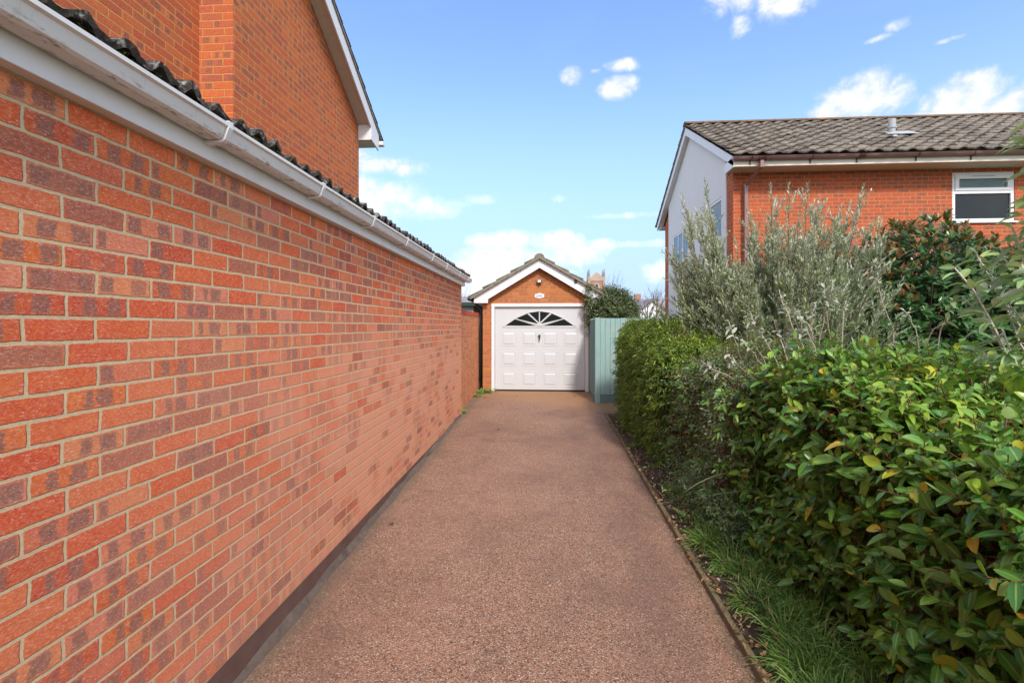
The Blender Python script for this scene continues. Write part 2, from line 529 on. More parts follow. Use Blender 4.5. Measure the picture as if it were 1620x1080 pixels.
def drive_mat():
    m, n = mat('resin_gravel')
    p = pos(n)
    vo = n.new('ShaderNodeTexVoronoi')
    n.put(vo.inputs['Vector'], p)
    vo.inputs['Scale'].default_value = 140
    r = n.sep(vo.outputs['Color'])
    c = n.ramp(r[0], [(0, (0.07, 0.035, 0.022)), (0.18, (0.220, 0.118, 0.074)), (0.36, (0.335, 0.178, 0.112)), (0.52, (0.270, 0.138, 0.092)),
                      (0.66, (0.39, 0.225, 0.145)), (0.80, (0.335, 0.162, 0.084)), (0.94, (0.44, 0.30, 0.22)), (1.0, (0.56, 0.47, 0.40))])
    c = n.mix(n.m('MULTIPLY', n.step(vo.outputs['Distance'], 0.42, 0.75), 0.55), c, (0.06, 0.03, 0.022))
    px, py, pz = n.sep(p)[:3]
    big = n.noise(p, 0.9, 6, 0.6)
    c = n.mix(n.m('MULTIPLY', n.step(big, 0.46, 0.66), 0.50), c, (0.15, 0.078, 0.055))
    st = n.noise(p, 2.7, 7, 0.7)
    c = n.mix(n.m('MULTIPLY', n.step(st, 0.53, 0.68), 0.30), c, (0.08, 0.05, 0.045))
    wob_ = n.m('MULTIPLY', n.m('SUBTRACT', n.noise(p, 1.1, 4, 0.6), 0.5), 0.9)
    bx_ = n.m('ABSOLUTE', n.m('SUBTRACT', n.m('ADD', px, wob_), 0.62))
    damp = n.m('MULTIPLY', n.m('SUBTRACT', 1.0, n.step(bx_, 0.05, 0.38)), n.step(n.noise(n.vm('MULTIPLY', p, (1, .5, 1)), 1.6, 5, 0.6), 0.36, 0.58))
    c = n.mix(n.m('MULTIPLY', damp, 0.42), c, (0.13, 0.070, 0.055))
    pale = n.noise(n.vm('ADD', p, (7, 3, 1)), 1.3, 5, 0.6)
    c = n.mix(n.m('MULTIPLY', n.step(pale, 0.50, 0.70), 0.18), c, (0.44, 0.24, 0.17))
    # sandy wash in front of the garage and by the fence
    we = n.m('ADD', n.m('ADD', py, n.m('MULTIPLY', px, 0.55)), n.m('MULTIPLY', big, 1.2))
    wash = n.m('MULTIPLY', n.step(we, 9.4, 11.2), 0.62)
    c = n.mix(wash, c, n.mix(st, (0.30, 0.145, 0.055), (0.42, 0.22, 0.10)))
    # grey green edge along the wall foot
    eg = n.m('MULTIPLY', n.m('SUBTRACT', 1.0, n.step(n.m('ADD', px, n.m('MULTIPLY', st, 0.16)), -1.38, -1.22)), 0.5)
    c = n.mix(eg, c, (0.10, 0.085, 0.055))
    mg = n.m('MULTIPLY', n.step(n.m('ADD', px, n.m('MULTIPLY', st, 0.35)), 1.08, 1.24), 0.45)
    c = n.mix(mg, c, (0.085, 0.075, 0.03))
    setp(n, c, 0.7, 0.35)
    h = n.m('MULTIPLY', vo.outputs['Distance'], -1.0)
    setp(n, h=h, dist=0.004)
    return m


def soil_mat():
    m, n = mat('garden_soil')
    p = pos(n)
    a = n.noise(p, 14, 8, 0.72)
    c = n.ramp(a, [(0.25, (0.022, 0.014, 0.009)), (0.5, (0.060, 0.040, 0.028)), (0.62, (0.10, 0.07, 0.05)), (0.75, (0.16, 0.12, 0.09))])
    c = n.mix(n.m('MULTIPLY', n.step(n.noise(p, 3, 6, 0.65), 0.5, 0.66), 0.5), c, (0.045, 0.06, 0.015))
    setp(n, c, 0.95, 0.2)
    setp(n, h=n.noise(p, 40, 8, 0.75), dist=0.02)
    return m


def wood_mat(name, col, along='Z', grey=(0.3, 0.3, 0.28), var=0.3, amt=0.35):
    m, n = mat(name)
    p = pos(n)
    sc = {'Z': (60, 60, 3), 'Y': (60, 3, 60)}[along]
    g = n.noise(n.vm('MULTIPLY', p, sc), 1.0, 6, 0.6, 0.3)
    c = n.mix(g, [x * (1 - var) for x in col], [min(1, x * (1 + var)) for x in col])
    c = n.mix(n.m('MULTIPLY', n.step(n.noise(p, 5, 6, 0.7), 0.48, 0.7), amt), c, grey)
    setp(n, c, 0.8, 0.25)
    setp(n, h=g, dist=0.002)
    return m


M_DRIVE = drive_mat()
M_SOIL = soil_mat()
M_FENCE = wood_mat('teal_fence_paint', (0.25, 0.375, 0.355), 'Z', (0.36, 0.40, 0.33), 0.30, 0.55)
M_GRAVELB = wood_mat('teal_gravel_board', (0.13, 0.20, 0.18), 'Z', (0.12, 0.16, 0.10), 0.25, 0.5)
M_EDGING = wood_mat('edging_timber', (0.17, 0.135, 0.07), 'Y', (0.08, 0.075, 0.04), 0.3, 0.5)
M_BARK = wood_mat('bark_brown', (0.14, 0.10, 0.075), 'Z', (0.22, 0.2, 0.17), 0.35, 0.5)
M_BARKG = wood_mat('bark_grey', (0.30, 0.26, 0.23), 'Z', (0.36, 0.33, 0.30), 0.25, 0.5)
M_STEMP = wood_mat('stem_pale', (0.40, 0.33, 0.25), 'Z', (0.50, 0.46, 0.42), 0.25, 0.6)
M_STEMW = wood_mat('stem_whitish', (0.46, 0.41, 0.37), 'Z', (0.56, 0.53, 0.50), 0.2, 0.6)
M_STEMR = wood_mat('stem_red', (0.17, 0.045, 0.030), 'Z', (0.13, 0.09, 0.05), 0.35, 0.5)
M_STEMB = wood_mat('stem_brown', (0.12, 0.075, 0.050), 'Z', (0.08, 0.07, 0.05), 0.35, 0.5)


def leaf_mat(name, stops, under, rough=0.42, rib=None, trans=0.22, spec=0.45, blotch=0.3):
    m, n = mat(name)
    at = n.new('ShaderNodeAttribute', attribute_name='rnd').outputs['Fac']
    p = pos(n)
    c = n.ramp(at, stops)
    c = n.mix(n.m('MULTIPLY', n.noise(p, 30, 4, 0.65), blotch), c, n.mix(0.55, c, (0.03, 0.045, 0.01)))
    if rib is not None:
        rb = n.new('ShaderNodeAttribute', attribute_name='rib').outputs['Fac']
        c = n.mix(n.m('MULTIPLY', n.step(rb, 0.80, 0.97), 0.55), c, rib)
    bf = n.new('ShaderNodeNewGeometry').outputs['Backfacing']
    if under is not None:
        c2 = n.mix(n.m('MULTIPLY', bf, 0.8), c, under)
    else:
        c2 = c
    setp(n, c2, rough, spec)
    tr = n.new('ShaderNodeBsdfTranslucent')
    n.put(tr.inputs[0], n.mix(0.4, c, (0.25, 0.40, 0.03)))
    mx = n.new('ShaderNodeMixShader')
    mx.inputs[0].default_value = trans
    n.nt.links.new(n.b.outputs[0], mx.inputs[1])
    n.nt.links.new(tr.outputs[0], mx.inputs[2])
    n.nt.links.new(mx.outputs[0], n.out.inputs[0])
    return m


M_LAUREL = leaf_mat('laurel_leaf', [(0, (0.035, 0.136, 0.026)), (0.25, (0.065, 0.206, 0.028)), (0.5, (0.124, 0.289, 0.031)), (0.75, (0.254, 0.401, 0.035)),
                                    (0.93, (0.378, 0.496, 0.041)), (0.955, (0.590, 0.519, 0.035)), (0.98, (0.600, 0.354, 0.024)), (1.0, (0.413, 0.083, 0.024))],
                    (0.189, 0.283, 0.083), 0.33, (0.378, 0.496, 0.118), 0.25, 0.42)
M_HEDGE = leaf_mat('hedge_leaf', [(0, (0.078, 0.131, 0.023)), (0.35, (0.147, 0.239, 0.028)), (0.7, (0.250, 0.354, 0.034)), (0.93, (0.397, 0.477, 0.046)), (0.97, (0.600, 0.585, 0.092)), (1, (0.517, 0.231, 0.077))],
                   (0.207, 0.262, 0.077), 0.45, None, 0.28)
M_SMALL = leaf_mat('small_dark_leaf', [(0, (0.070, 0.137, 0.063)), (0.4, (0.125, 0.228, 0.103)), (0.8, (0.220, 0.329, 0.114)), (0.95, (0.331, 0.388, 0.091)), (1, (0.600, 0.228, 0.091))],
                   (0.248, 0.296, 0.182), 0.42, None, 0.2)
M_OLIVE = leaf_mat('olive_leaf', [(0, (0.134, 0.188, 0.067)), (0.35, (0.229, 0.295, 0.120)), (0.7, (0.389, 0.456, 0.242)), (0.95, (0.600, 0.600, 0.456)), (1.0, (0.403, 0.349, 0.134))],
                   (0.600, 0.600, 0.537), 0.5, None, 0.15)
M_MAGN = leaf_mat('magnolia_leaf', [(0, (0.024, 0.081, 0.030)), (0.5, (0.047, 0.128, 0.038)), (0.9, (0.088, 0.189, 0.054)), (1.0, (0.121, 0.230, 0.068))],
                  (0.115, 0.176, 0.068), 0.30, (0.135, 0.257, 0.081), 0.1, 0.5)
M_BRONZE = leaf_mat('bronze_leaf', [(0, (0.156, 0.054, 0.022)), (0.5, (0.240, 0.090, 0.030)), (0.8, (0.120, 0.096, 0.024)), (1.0, (0.084, 0.144, 0.036))],
                    (0.288, 0.120, 0.048), 0.4, None, 0.15)
M_BUDD = leaf_mat('buddleia_leaf', [(0, (0.153, 0.292, 0.102)), (0.4, (0.239, 0.394, 0.145)), (0.8, (0.341, 0.513, 0.171)), (0.95, (0.479, 0.600, 0.171)), (1, (0.600, 0.600, 0.171))],
                  (0.600, 0.600, 0.600), 0.55, (0.547, 0.600, 0.410), 0.2)
M_PALELEAF = leaf_mat('pale_tip_leaf', [(0, (0.20, 0.27, 0.13)), (0.5, (0.34, 0.38, 0.28)), (1.0, (0.50, 0.50, 0.45))], (0.48, 0.5, 0.44), 0.6, None, 0.2)
M_BUSH = leaf_mat('bush_leaf', [(0, (0.040, 0.063, 0.021)), (0.5, (0.086, 0.115, 0.040)), (0.9, (0.149, 0.178, 0.069)), (1.0, (0.276, 0.287, 0.138))], (0.149, 0.172, 0.092), 0.42, None, 0.15)
M_GRASS = leaf_mat('grass_blade', [(0, (0.106, 0.241, 0.040)), (0.5, (0.178, 0.354, 0.064)), (0.85, (0.319, 0.483, 0.096)), (1, (0.584, 0.532, 0.225))], None, 0.45, None, 0.3)
M_LITTER = leaf_mat('dead_leaf', [(0, (0.10, 0.045, 0.02)), (0.4, (0.24, 0.11, 0.05)), (0.7, (0.38, 0.20, 0.10)), (0.9, (0.42, 0.32, 0.22)), (1, (0.40, 0.34, 0.04))], None, 0.7, None, 0.1)
M_FARLEAF = leaf_mat('far_leaf', [(0, (0.05, 0.06, 0.03)), (1, (0.12, 0.12, 0.07))], None, 0.7, None, 0.1)

# ------------------------------------------------------------------ foliage machinery
rng = np.random.default_rng(11)


def nrm(a):
    return a / np.maximum(np.linalg.norm(a, axis=-1, keepdims=True), 1e-9)


LEAFT = {
    'hi': ([0, .12, .34, .62, .86, 1], [.06, .66, 1.0, .92, .52, 0]),
    'mid': ([0, .3, .68, 1], [.07, .92, .80, 0]),
    'lo': ([0, .45, 1], [0, 1, 0]),
}


def leaves(name, p, d, n, L, Wd, m, parent=None, detail='mid', fold=0.25, droop=0.25, rnd=None, curl=0.0):
    """one mesh of separate leaves: p base, d direction, n upper side normal, L length, Wd width"""
    N = len(p)
    L = np.broadcast_to(L, (N,)).astype(float)
    Wd = np.broadcast_to(Wd, (N,)).astype(float)
    droop = np.broadcast_to(droop, (N,)).astype(float)
    d = nrm(d)
    n = nrm(n - d * np.sum(n * d, 1, keepdims=True))
    s = np.cross(d, n)
    xs, ws = LEAFT[detail]
    tv, ribs = [], []
    fs = []
    if detail == 'lo':
        tv = [(0, 0, 0), (.45, -.5, 1), (.45, .5, 1), (1, 0, 0)]
        ribs = [1, 0, 0, 1]
        fs = [(0, 2, 3), (0, 3, 1)]
    else:
        k = len(xs) - 1
        for x, wd in zip(xs[:-1], ws[:-1]):
            tv += [(x, -.5 * wd, wd), (x, 0, 0), (x, .5 * wd, wd)]
            ribs += [0, 1, 0]
        tv.append((1, 0, 0))
        ribs.append(1)
        for i in range(k - 1):
            a, b = 3 * i, 3 * (i + 1)
            fs += [(a, a + 1, b + 1, b), (a + 1, a + 2, b + 2, b + 1)]
        a = 3 * (k - 1)
        fs += [(a, a + 1, 3 * k), (a + 1, a + 2, 3 * k)]
    nv = len(tv)
    V = np.empty((N, nv, 3))
    for i, (x, y, z) in enumerate(tv):
        V[:, i] = p + d * (L * x)[:, None] + s * (Wd * y)[:, None] + n * (Wd * z * fold * .5 - L * curl * x * x)[:, None]
        V[:, i, 2] -= droop * L * x * x
    V = V.reshape(-1, 3)
    lens = np.array([len(f) for f in fs])
    flat = np.concatenate([np.array(f) for f in fs])
    loops = (np.arange(N)[:, None] * nv + flat[None]).ravel()
    tot = np.tile(lens, N)
    start = np.concatenate([[0], np.cumsum(tot)[:-1]])
    me = bpy.data.meshes.new(name)
    me.vertices.add(len(V))
    me.vertices.foreach_set('co', V.ravel())
    me.loops.add(len(loops))
    me.loops.foreach_set('vertex_index', loops.astype(np.int32))
    me.polygons.add(len(tot))
    me.polygons.foreach_set('loop_start', start.astype(np.int32))
    me.polygons.foreach_set('loop_total', tot.astype(np.int32))
    if detail != 'lo':
        me.polygons.foreach_set('use_smooth', np.ones(len(tot), dtype=bool))
    me.update(calc_edges=True)
    if rnd is None:
        rnd = rng.random(N)
    a = me.attributes.new('rnd', 'FLOAT', 'POINT')
    a.data.foreach_set('value', np.repeat(rnd, nv).astype(np.float32))
    a = me.attributes.new('rib', 'FLOAT', 'POINT')
    a.data.foreach_set('value', np.tile(np.array(ribs, dtype=np.float32), N))
    return link_mesh(name, me, m, parent)


def shoots(st, dr, ln, k, L, Wd, ang=1.0, up=0.0, t0=0.1, jitter=0.25, whorl=0):
    """leaves set spirally along straight shoots -> p,d,n,L,W,shoot index"""
    N = len(st)
    dr = nrm(dr)
    ref = np.where(np.abs(dr[:, 2:3]) > 0.9, np.array([[1.0, 0, 0]]), np.array([[0, 0, 1.0]]))
    a1 = nrm(np.cross(dr, ref))
    a2 = np.cross(dr, a1)
    ph = rng.random(N) * 6.28
    outs = []
    for j in range(k):
        t = t0 + (1 - t0) * (j + rng.random(N) * 0.6) / k
        base = st + dr * (ln * t)[:, None]
        th = ph + j * 2.4 + rng.normal(0, .2, N)
        rad = a1 * np.cos(th)[:, None] + a2 * np.sin(th)[:, None]
        e = ang * (1.15 - 0.55 * t)
        d = dr * np.cos(e)[:, None] + rad * np.sin(e)[:, None] + rng.normal(0, jitter * .5, (N, 3))
        d[:, 2] += up
        d = nrm(d)
        nn = dr - rad * 0.15 + rng.normal(0, jitter * .5, (N, 3))
        nn[:, 2] += 0.25
        sc = np.exp(rng.normal(0, 0.18, N)) * (1.0 - 0.25 * t)
        outs.append((base, d, nn, L * sc, Wd * sc, np.arange(N)))
    return [np.concatenate([o[i] for o in outs]) for i in range(6)]


def stems(name, a, b, r0, r1, m, parent=None, sides=3, bend=0.0):
    N = len(a)
    d = nrm(b - a)
    ref = np.where(np.abs(d[:, 2:3]) > 0.9, np.array([[1.0, 0, 0]]), np.array([[0, 0, 1.0]]))
    u = nrm(np.cross(d, ref))
    v = np.cross(d, u)
    mid = (a + b) / 2 + (u * rng.normal(0, 1, (N, 1)) + v * rng.normal(0, 1, (N, 1))) * bend * np.linalg.norm(b - a, axis=1, keepdims=True)
    r0 = np.broadcast_to(r0, (N,))
    r1 = np.broadcast_to(r1, (N,))
    rings = []
    for c, r in ((a, r0), (mid, (r0 + r1) / 2), (b, r1)):
        for k in range(sides):
            th = 2 * PI * k / sides
            rings.append(c + (u * math.cos(th) + v * math.sin(th)) * r[:, None])
    V = np.stack(rings, 1)
    nv = 3 * sides
    F = []
    for q in range(2):
        for k in range(sides):
            k2 = (k + 1) % sides
            F.append((q * sides + k, q * sides + k2, (q + 1) * sides + k2, (q + 1) * sides + k))
    F = np.array(F)
    loops = (np.arange(N)[:, None, None] * nv + F[None]).ravel()
    me = bpy.data.meshes.new(name)
    me.vertices.add(N * nv)
    me.vertices.foreach_set('co', V.ravel())
    me.loops.add(len(loops))
    me.loops.foreach_set('vertex_index', loops.astype(np.int32))
    nf = N * len(F)
    me.polygons.add(nf)
    me.polygons.foreach_set('loop_start', (np.arange(nf) * 4).astype(np.int32))
    me.polygons.foreach_set('loop_total', np.full(nf, 4, dtype=np.int32))
    me.polygons.foreach_set('use_smooth', np.ones(nf, dtype=bool))
    me.update(calc_edges=True)
    return link_mesh(name, me, m, parent)


def lump(p, s=1.0, seed=0.0):
    x, y, z = p[:, 0] * s + seed, p[:, 1] * s + seed * 2, p[:, 2] * s
    return (np.sin(2.1 * x + 1.3 * z) * np.cos(1.7 * y - .6 * x) + .6 * np.sin(4.3 * y + 2.9 * z + 1) + .45 * np.sin(7.1 * x - 5.3 * z + 3.1 * y) + .3 * np.sin(12.7 * y + 9.1 * z)) / 2.0


def hedge_points(N, x0, x1, y0, y1, z0, z1, round_=0.2, depth=0.14, amp=0.07, seed=0.0, topf=None, ends=0.1, lean=0.0):
    """random points in the skin of a clipped hedge, with their outward normals"""
    af, at_, ae = (y1 - y0) * (z1 - z0), (x1 - x0) * (y1 - y0), (x1 - x0) * (z1 - z0)
    pr = np.array([af, at_, af * 0.25, ae, ae * .5])
    pr = pr / pr.sum()
    k = rng.choice(5, N, p=pr)
    y = rng.uniform(y0, y1, N)
    x = rng.uniform(x0, x1, N)
    z = z0 + (z1 - z0) * rng.random(N)
    nn = np.zeros((N, 3))
    dep = np.minimum(rng.exponential(depth, N), 0.8)
    f = k == 0
    x[f] = x0
    nn[f] = (-1, 0, 0)
    f = k == 1
    z[f] = z1
    nn[f] = (0, 0, 1)
    f = k == 2
    x[f] = x1
    nn[f] = (1, 0, 0)
    f = k == 3
    y[f] = y1
    nn[f] = (0, 1, 0)
    f = k == 4
    y[f] = y0
    nn[f] = (0, -1, 0)
    p = np.stack([x, y, z], 1)
    # rounding: pull corners toward the centre of an inner box
    c = np.stack([np.clip(x, x0 + round_, x1 - round_), np.clip(y, y0 + round_, y1 - round_), np.clip(z, z0 - 1, z1 - round_)], 1)
    q = p - c
    l = np.linalg.norm(q, axis=1, keepdims=True)
    nn = nrm(q + nn * 1e-3)
    p = c + nn * round_
    p += nn * (lump(p, 1.4, seed)[:, None] * amp - dep[:, None])
    if topf is not None:
        p[:, 2] += topf(p) * np.clip((p[:, 2] - z0) / (z1 - z0), 0, 1)
    p[:, 0] += lean * np.clip(1 - (p[:, 2] - z0) / 0.5, 0, 1)
    return p, nn


# ------------------------------------------------------------------ the ground
def sheet(name, xs, ys, zf, m):
    b = MB()
    nx, ny = len(xs), len(ys)
    b.v = [(x, y, zf(x, y)) for y in ys for x in xs]
    b.f = [(j * nx + i, j * nx + i + 1, (j + 1) * nx + i + 1, (j + 1) * nx + i) for j in range(ny - 1) for i in range(nx - 1)]
    return b.build(name, m, smooth=True)


M_FIELD = plain('rough_grass_ground', (0.06, 0.085, 0.03), 0.95, 0.4, 0.8)
o = sheet('ground', [-900, -40, -8, -3, 0, 1.5, 4, 8, 40, 900], [-300, -8, 0, 4, 8, 11.2, 16, 60, 1500], lambda x, y: gz(y) - 0.03, M_FIELD)
tag(o, kind='structure')
dv = MB()
yy = [-6, -3, 0, 2, 4, 6, 8.66]
for a, b_ in zip(yy[:-1], yy[1:]):
    dv.add([(-1.56, a, gz(a)), (1.035, a, gz(a)), (1.035, b_, gz(b_)), (-1.56, b_, gz(b_))], [(0, 1, 2, 3)])
dv.add([(-1.56, 8.66, gz(8.66)), (1.035, 8.66, gz(8.66)), (2.6, 8.66, gz(8.66)), (2.6, 9.9, gz(9.9)), (1.2, 11.35, gz(11.2)), (-1.56, 11.35, gz(11.2))], [(0, 1, 2, 3, 4, 5)])
tag(dv.build('driveway', M_DRIVE), kind='structure')
rs = random.Random(5)
o = sheet('soil_bed', [1.045 + 0.1 * i for i in range(34)], [-3 + 0.12 * i for i in range(97)],
          lambda x, y: gz(y) + 0.015 + (0.03 + 0.045 * math.sin(x * 9 + y * 3) * math.sin(y * 5.3 - x * 2) + rs.uniform(-.012, .012)) * min(1, (x - 1.045) * 4), M_SOIL)
tag(o, kind='structure')

# far hill with woods
hm = MB()
hx = [-400 + 10 * i for i in range(81)]
for i, x in enumerate(hx):
    h = 15.5 + 2.2 * math.sin(x * 0.021 + 1) + 1.1 * math.sin(x * 0.09) + 0.5 * math.sin(x * 0.31) + rs.uniform(-.35, .35)
    hm.v += [(x, 300, -2), (x, 330, h * 0.75), (x, 380, h * 1.2), (x, 500, h * 1.25), (x, 620, -2)]
hm.f = [(5 * i + j, 5 * (i + 1) + j, 5 * (i + 1) + j + 1, 5 * i + j + 1) for i in range(80) for j in range(4)]
tag(hm.build('hills', plain('hill_woods', (0.17, 0.15, 0.16), 0.95, 0.3, 0.12), smooth=True), kind='structure')

# timber edging of the drive
t = thing('drive_edging', 'weathered timber edging board between the gravel drive and the planted bed', 'edging', (1.06, 4, gz(4)))
b = MB()
ys_ = [-3, -1, 1, 3, 5, 7, 8.68]
for a, c_ in zip(ys_[:-1], ys_[1:]):
    o1, o2 = 0.004 * math.sin(a * 3), 0.004 * math.sin(c_ * 3)
    b.prism([(1.032 + o1, a + .002, gz(a) - .08), (1.068 + o1, a + .002, gz(a) - .08), (1.068 + o1, a + .002, gz(a) + .035), (1.032 + o1, a + .002, gz(a) + .035)], (0, c_ - a - .004, gz(c_) - gz(a)))
b.build('side_board', M_EDGING, t, 0.004)
MB().box(1.07, 1.75, 8.645, 8.68, 0.1, gz(8.66) + .03).build('end_board', M_EDGING, t, 0.004)


# ------------------------------------------------------------------ roof tiles
def tile_roof(name, m, parent, org, A, LA, U, LU, period, gauge, amp=0.022, th=0.02, lift=0.03, seg=8, jit=0.004, skip_back=True, seed=1, double=False, rough=0.0):
    """separate interlocking tiles: A along the eaves, U up the slope"""
    r = np.random.default_rng(seed)
    A, U = Vector(A).normalized(), Vector(U).normalized()
    Nn = A.cross(U)
    if Nn.z < 0:
        Nn = -Nn
    org = Vector(org)
    nc = max(1, int(round(LU / gauge)))
    nt_ = max(1, int(round(LA / period)))
    g, pr = LU / nc, LA / nt_
    V, F, RN = [], [], []
    for c in range(nc):
        for t_ in range(nt_):
            j1, j2, rv = r.normal(0, jit), r.normal(0, jit), r.random()
            base = len(V)
            for k in range(seg + 1):
                fr = k / seg
                a = t_ * pr + pr * fr
                ph_ = fr * 2 if double else fr
                fq = ph_ % 1.0 if fr < 1 else 1.0
                hwave = amp * (max(0.0, math.cos(PI * (fq - 0.66) / 0.62)) ** 1.3 if abs(fq - .66) < .31 else 0.0) + amp * .12 * math.cos(2 * PI * fq)
                lo, hi = c * g - 0.02 + j2, (c + 1) * g + 0.03
                for sl, hh in ((lo, lift - th), (lo, lift), (hi, 0.0)):
                    V.append(org + A * a + U * sl + Nn * (hh + hwave + (j1 + r.normal(0, rough) if sl == lo else 0)) + U * (r.normal(0, rough) if (rough and sl == lo) else 0))
                    RN.append(rv)
            for k in range(seg):
                q = base + 3 * k
                F.append((q, q + 3, q + 4, q + 1))
                F.append((q + 1, q + 4, q + 5, q + 2))
            F.append((base, base + 1, base + 2))
            q = base + 3 * seg
            F.append((q, q + 2, q + 1))
    me = bpy.data.meshes.new(name)
    me.from_pydata([tuple(v) for v in V], [], F)
    at_ = me.attributes.new('rnd', 'FLOAT', 'POINT')
    at_.data.foreach_set('value', np.array(RN, dtype=np.float32))
    return link_mesh(name, me, m, parent)


# ------------------------------------------------------------------ brick outbuilding on the left
AX = -1.48
t = thing('brick_outbuilding', 'low red brick outbuilding with white gutter filling the left side of the drive', 'outbuilding', (AX, 3, 0.08))
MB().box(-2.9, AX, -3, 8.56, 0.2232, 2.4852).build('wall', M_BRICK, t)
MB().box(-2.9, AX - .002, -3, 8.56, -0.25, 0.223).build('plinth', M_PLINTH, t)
b = MB()
for i in range(46):
    y0, y1 = -3 + i * .25, -3 + (i + 1) * .25
    w0, w1 = 0.030 + 0.012 * math.sin(i * 1.7), 0.030 + 0.012 * math.sin((i + 1) * 1.7)
    if y0 > 7.5:
        w0 = w1 = 0.02
    h0 = 0.045 + .012 * math.sin(i * 2.3)
    b.add([(AX, y0, gz(y0) + h0), (AX + w0, y0, gz(y0) + .003), (AX + w1, y1, gz(y1) + .003), (AX, y1, gz(y1) + .045 + .012 * math.sin((i + 1) * 2.3)),
           (AX + w0 + .004, y0, gz(y0) - .05), (AX + w1 + .004, y1, gz(y1) - .05)], [(0, 1, 2, 3), (1, 4, 5, 2)])
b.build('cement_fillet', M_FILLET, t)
MB().box(-1.50, -1.43, -3, 8.66, 2.486, 2.62).build('fascia', M_UPVC, t, 0.003)
# gutter: ogee-ish channel
prof = [(-1.428, 2.645), (-1.428, 2.572), (-1.418, 2.562), (-1.362, 2.562), (-1.350, 2.570), (-1.338, 2.612), (-1.326, 2.618), (-1.326, 2.632), (-1.334, 2.634), (-1.340, 2.624), (-1.352, 2.578), (-1.36, 2.569), (-1.414, 2.569), (-1.421, 2.577), (-1.421, 2.645)]
g = MB().prism([(x, -3, z) for x, z in prof], (0, 11.8, 0))
g.box(-1.428, -1.329, 8.80, 8.806, 2.563, 2.634)
gut = g.build('gutter', M_GUTTER, t)
br = None
for y in (0.60, 1.98, 2.86, 3.74, 4.67, 5.75, 6.60, 7.60, 8.45):
    if br is None:
        q = MB()
        pr_ = [(-1.43, 2.56), (-1.43, 2.545), (-1.352, 2.553), (-1.340, 2.563), (-1.322, 2.612), (-1.322, 2.640), (-1.340, 2.640), (-1.338, 2.6365), (-1.3235, 2.635), (-1.3245, 2.616), (-1.3365, 2.612), (-1.349, 2.568), (-1.361, 2.560)]
        q.prism([(x, y - .014, z) for x, z in pr_], (0, .028, 0))
        br = q.build('gutter_bracket', M_UPVC, gut)
        y_first = y
    else:
        c2 = br.copy()
        C.objects.link(c2)
        c2.parent = gut
        c2.location = (0, y - y_first, 0)
# pantile roof: eaves edge seen from below
rt = tile_roof('roof', M_TILE_A, t, (-1.385, -3, 2.652), (0, 1, 0), 11.83, (-1, 0, 0.20), 1.6, 0.30, 0.30, amp=0.036, th=0.024, lift=0.034, seg=14, jit=0.008, double=True, seed=3, rough=0.0035)
# moss cushions along the tile edge
mp = []
for i in range(900):
    y = rs.uniform(0.2, 8.7) if i > 500 else rs.uniform(0.3, 3.5)
    mp.append((-1.385 - rs.random() * .10, y, 2.655 + rs.random() * .02))
mp = np.array(mp)
keep = lump(mp, 3.3, 2.0) > -0.05
mp = np.repeat(mp[keep], 14, axis=0)
mp = mp + rng.normal(0, .012, mp.shape)
leaves('moss', mp, rng.normal(0, 1, mp.shape) + (0.3, 0, 1), rng.normal(0, 1, mp.shape) + (1, 0, 0.5), 0.020, 0.008,
       leaf_mat('moss_green', [(0, (0.03, 0.035, 0.01)), (0.6, (0.07, 0.075, 0.02)), (1, (0.14, 0.12, 0.04))], None, 0.9), rt, 'lo')['kind'] = 'stuff'

# ------------------------------------------------------------------ tall house on the left
HX, HX2 = -3.05, -3.40
t = thing('brick_house', 'tall orange brick house with white verge rising behind the outbuilding at left', 'house', (HX, 3, 0))
sl = 0.575
zc_, yc_ = 5.06, 7.83             # rake meets the far corner
rid = 1.5
zr = zc_ + (yc_ - rid) * sl
b = MB()
b.prism([(HX, 4.6, 0), (HX, yc_, 0), (HX, yc_, zc_), (HX, 4.6, zc_ + (yc_ - 4.6) * sl)], (-6, 0, 0))
b.prism([(HX2, -4.83, 0), (HX2, 4.598, 0), (HX2, 4.598, zc_ + (yc_ - 4.598) * sl), (HX2, rid, zr), (HX2, -4.83, zc_)], (-5.6, 0, 0))
b.build('wall', M_BRICK_H, t)
OX = -2.85
# soffit under the verge
b = MB()
sy, sz = 1.0, -sl
nb = 30
for i in range(nb):
    ya = rid + (yc_ - rid) * i / nb
    yb = rid + (yc_ - rid) * (i + 1) / nb - .006
    za, zb = zr - (ya - rid) * sl, zr - (yb - rid) * sl
    b.prism([(HX, ya, za), (HX, yb, zb), (HX, yb, zb + .012), (HX, ya, za + .012)], (OX - HX, 0, 0))
b.prism([(HX, rid, zr + .004), (HX, yc_, zc_ + .004), (HX, yc_, zc_ + .02), (HX, rid, zr + .02)], (OX - HX, 0, 0))
b.build('soffit', M_SOFFIT, t)
b = MB()
# barge board, its boxed foot at the eaves
foot = [(yc_ - .03, zc_ - .24), (yc_ + .33, zc_ - .30), (yc_ + .33, zc_ + .0), (rid, zr + .155), (rid, zr - .045), (yc_ - .03, zc_ - .045)]
b.prism([(OX, y, z) for y, z in foot], (.022, 0, 0))
b.build('bargeboard', M_WHITE, t, 0.002)
b = MB().box(HX + .002, OX, yc_ - .028, yc_ + .0, zc_ - .245, zc_ - .0)
b.box(HX - 4, OX, yc_ + .02, yc_ + .30, zc_ - .25, zc_ - .235)
b.box(HX - 4, OX, yc_ + .30, yc_ + .32, zc_ - .25, zc_ - .05)
b.build('eaves_box', M_WHITE, t)
MB().prism([(HX - .02, rid, zr + .16), (HX - .02, yc_ + .42, zc_ - .085), (HX - .02, yc_ + .42, zc_ - .045), (HX - .02, rid, zr + .215)], (OX - HX + .06, 0, 0)).build('undercloak', M_VERGE, t)
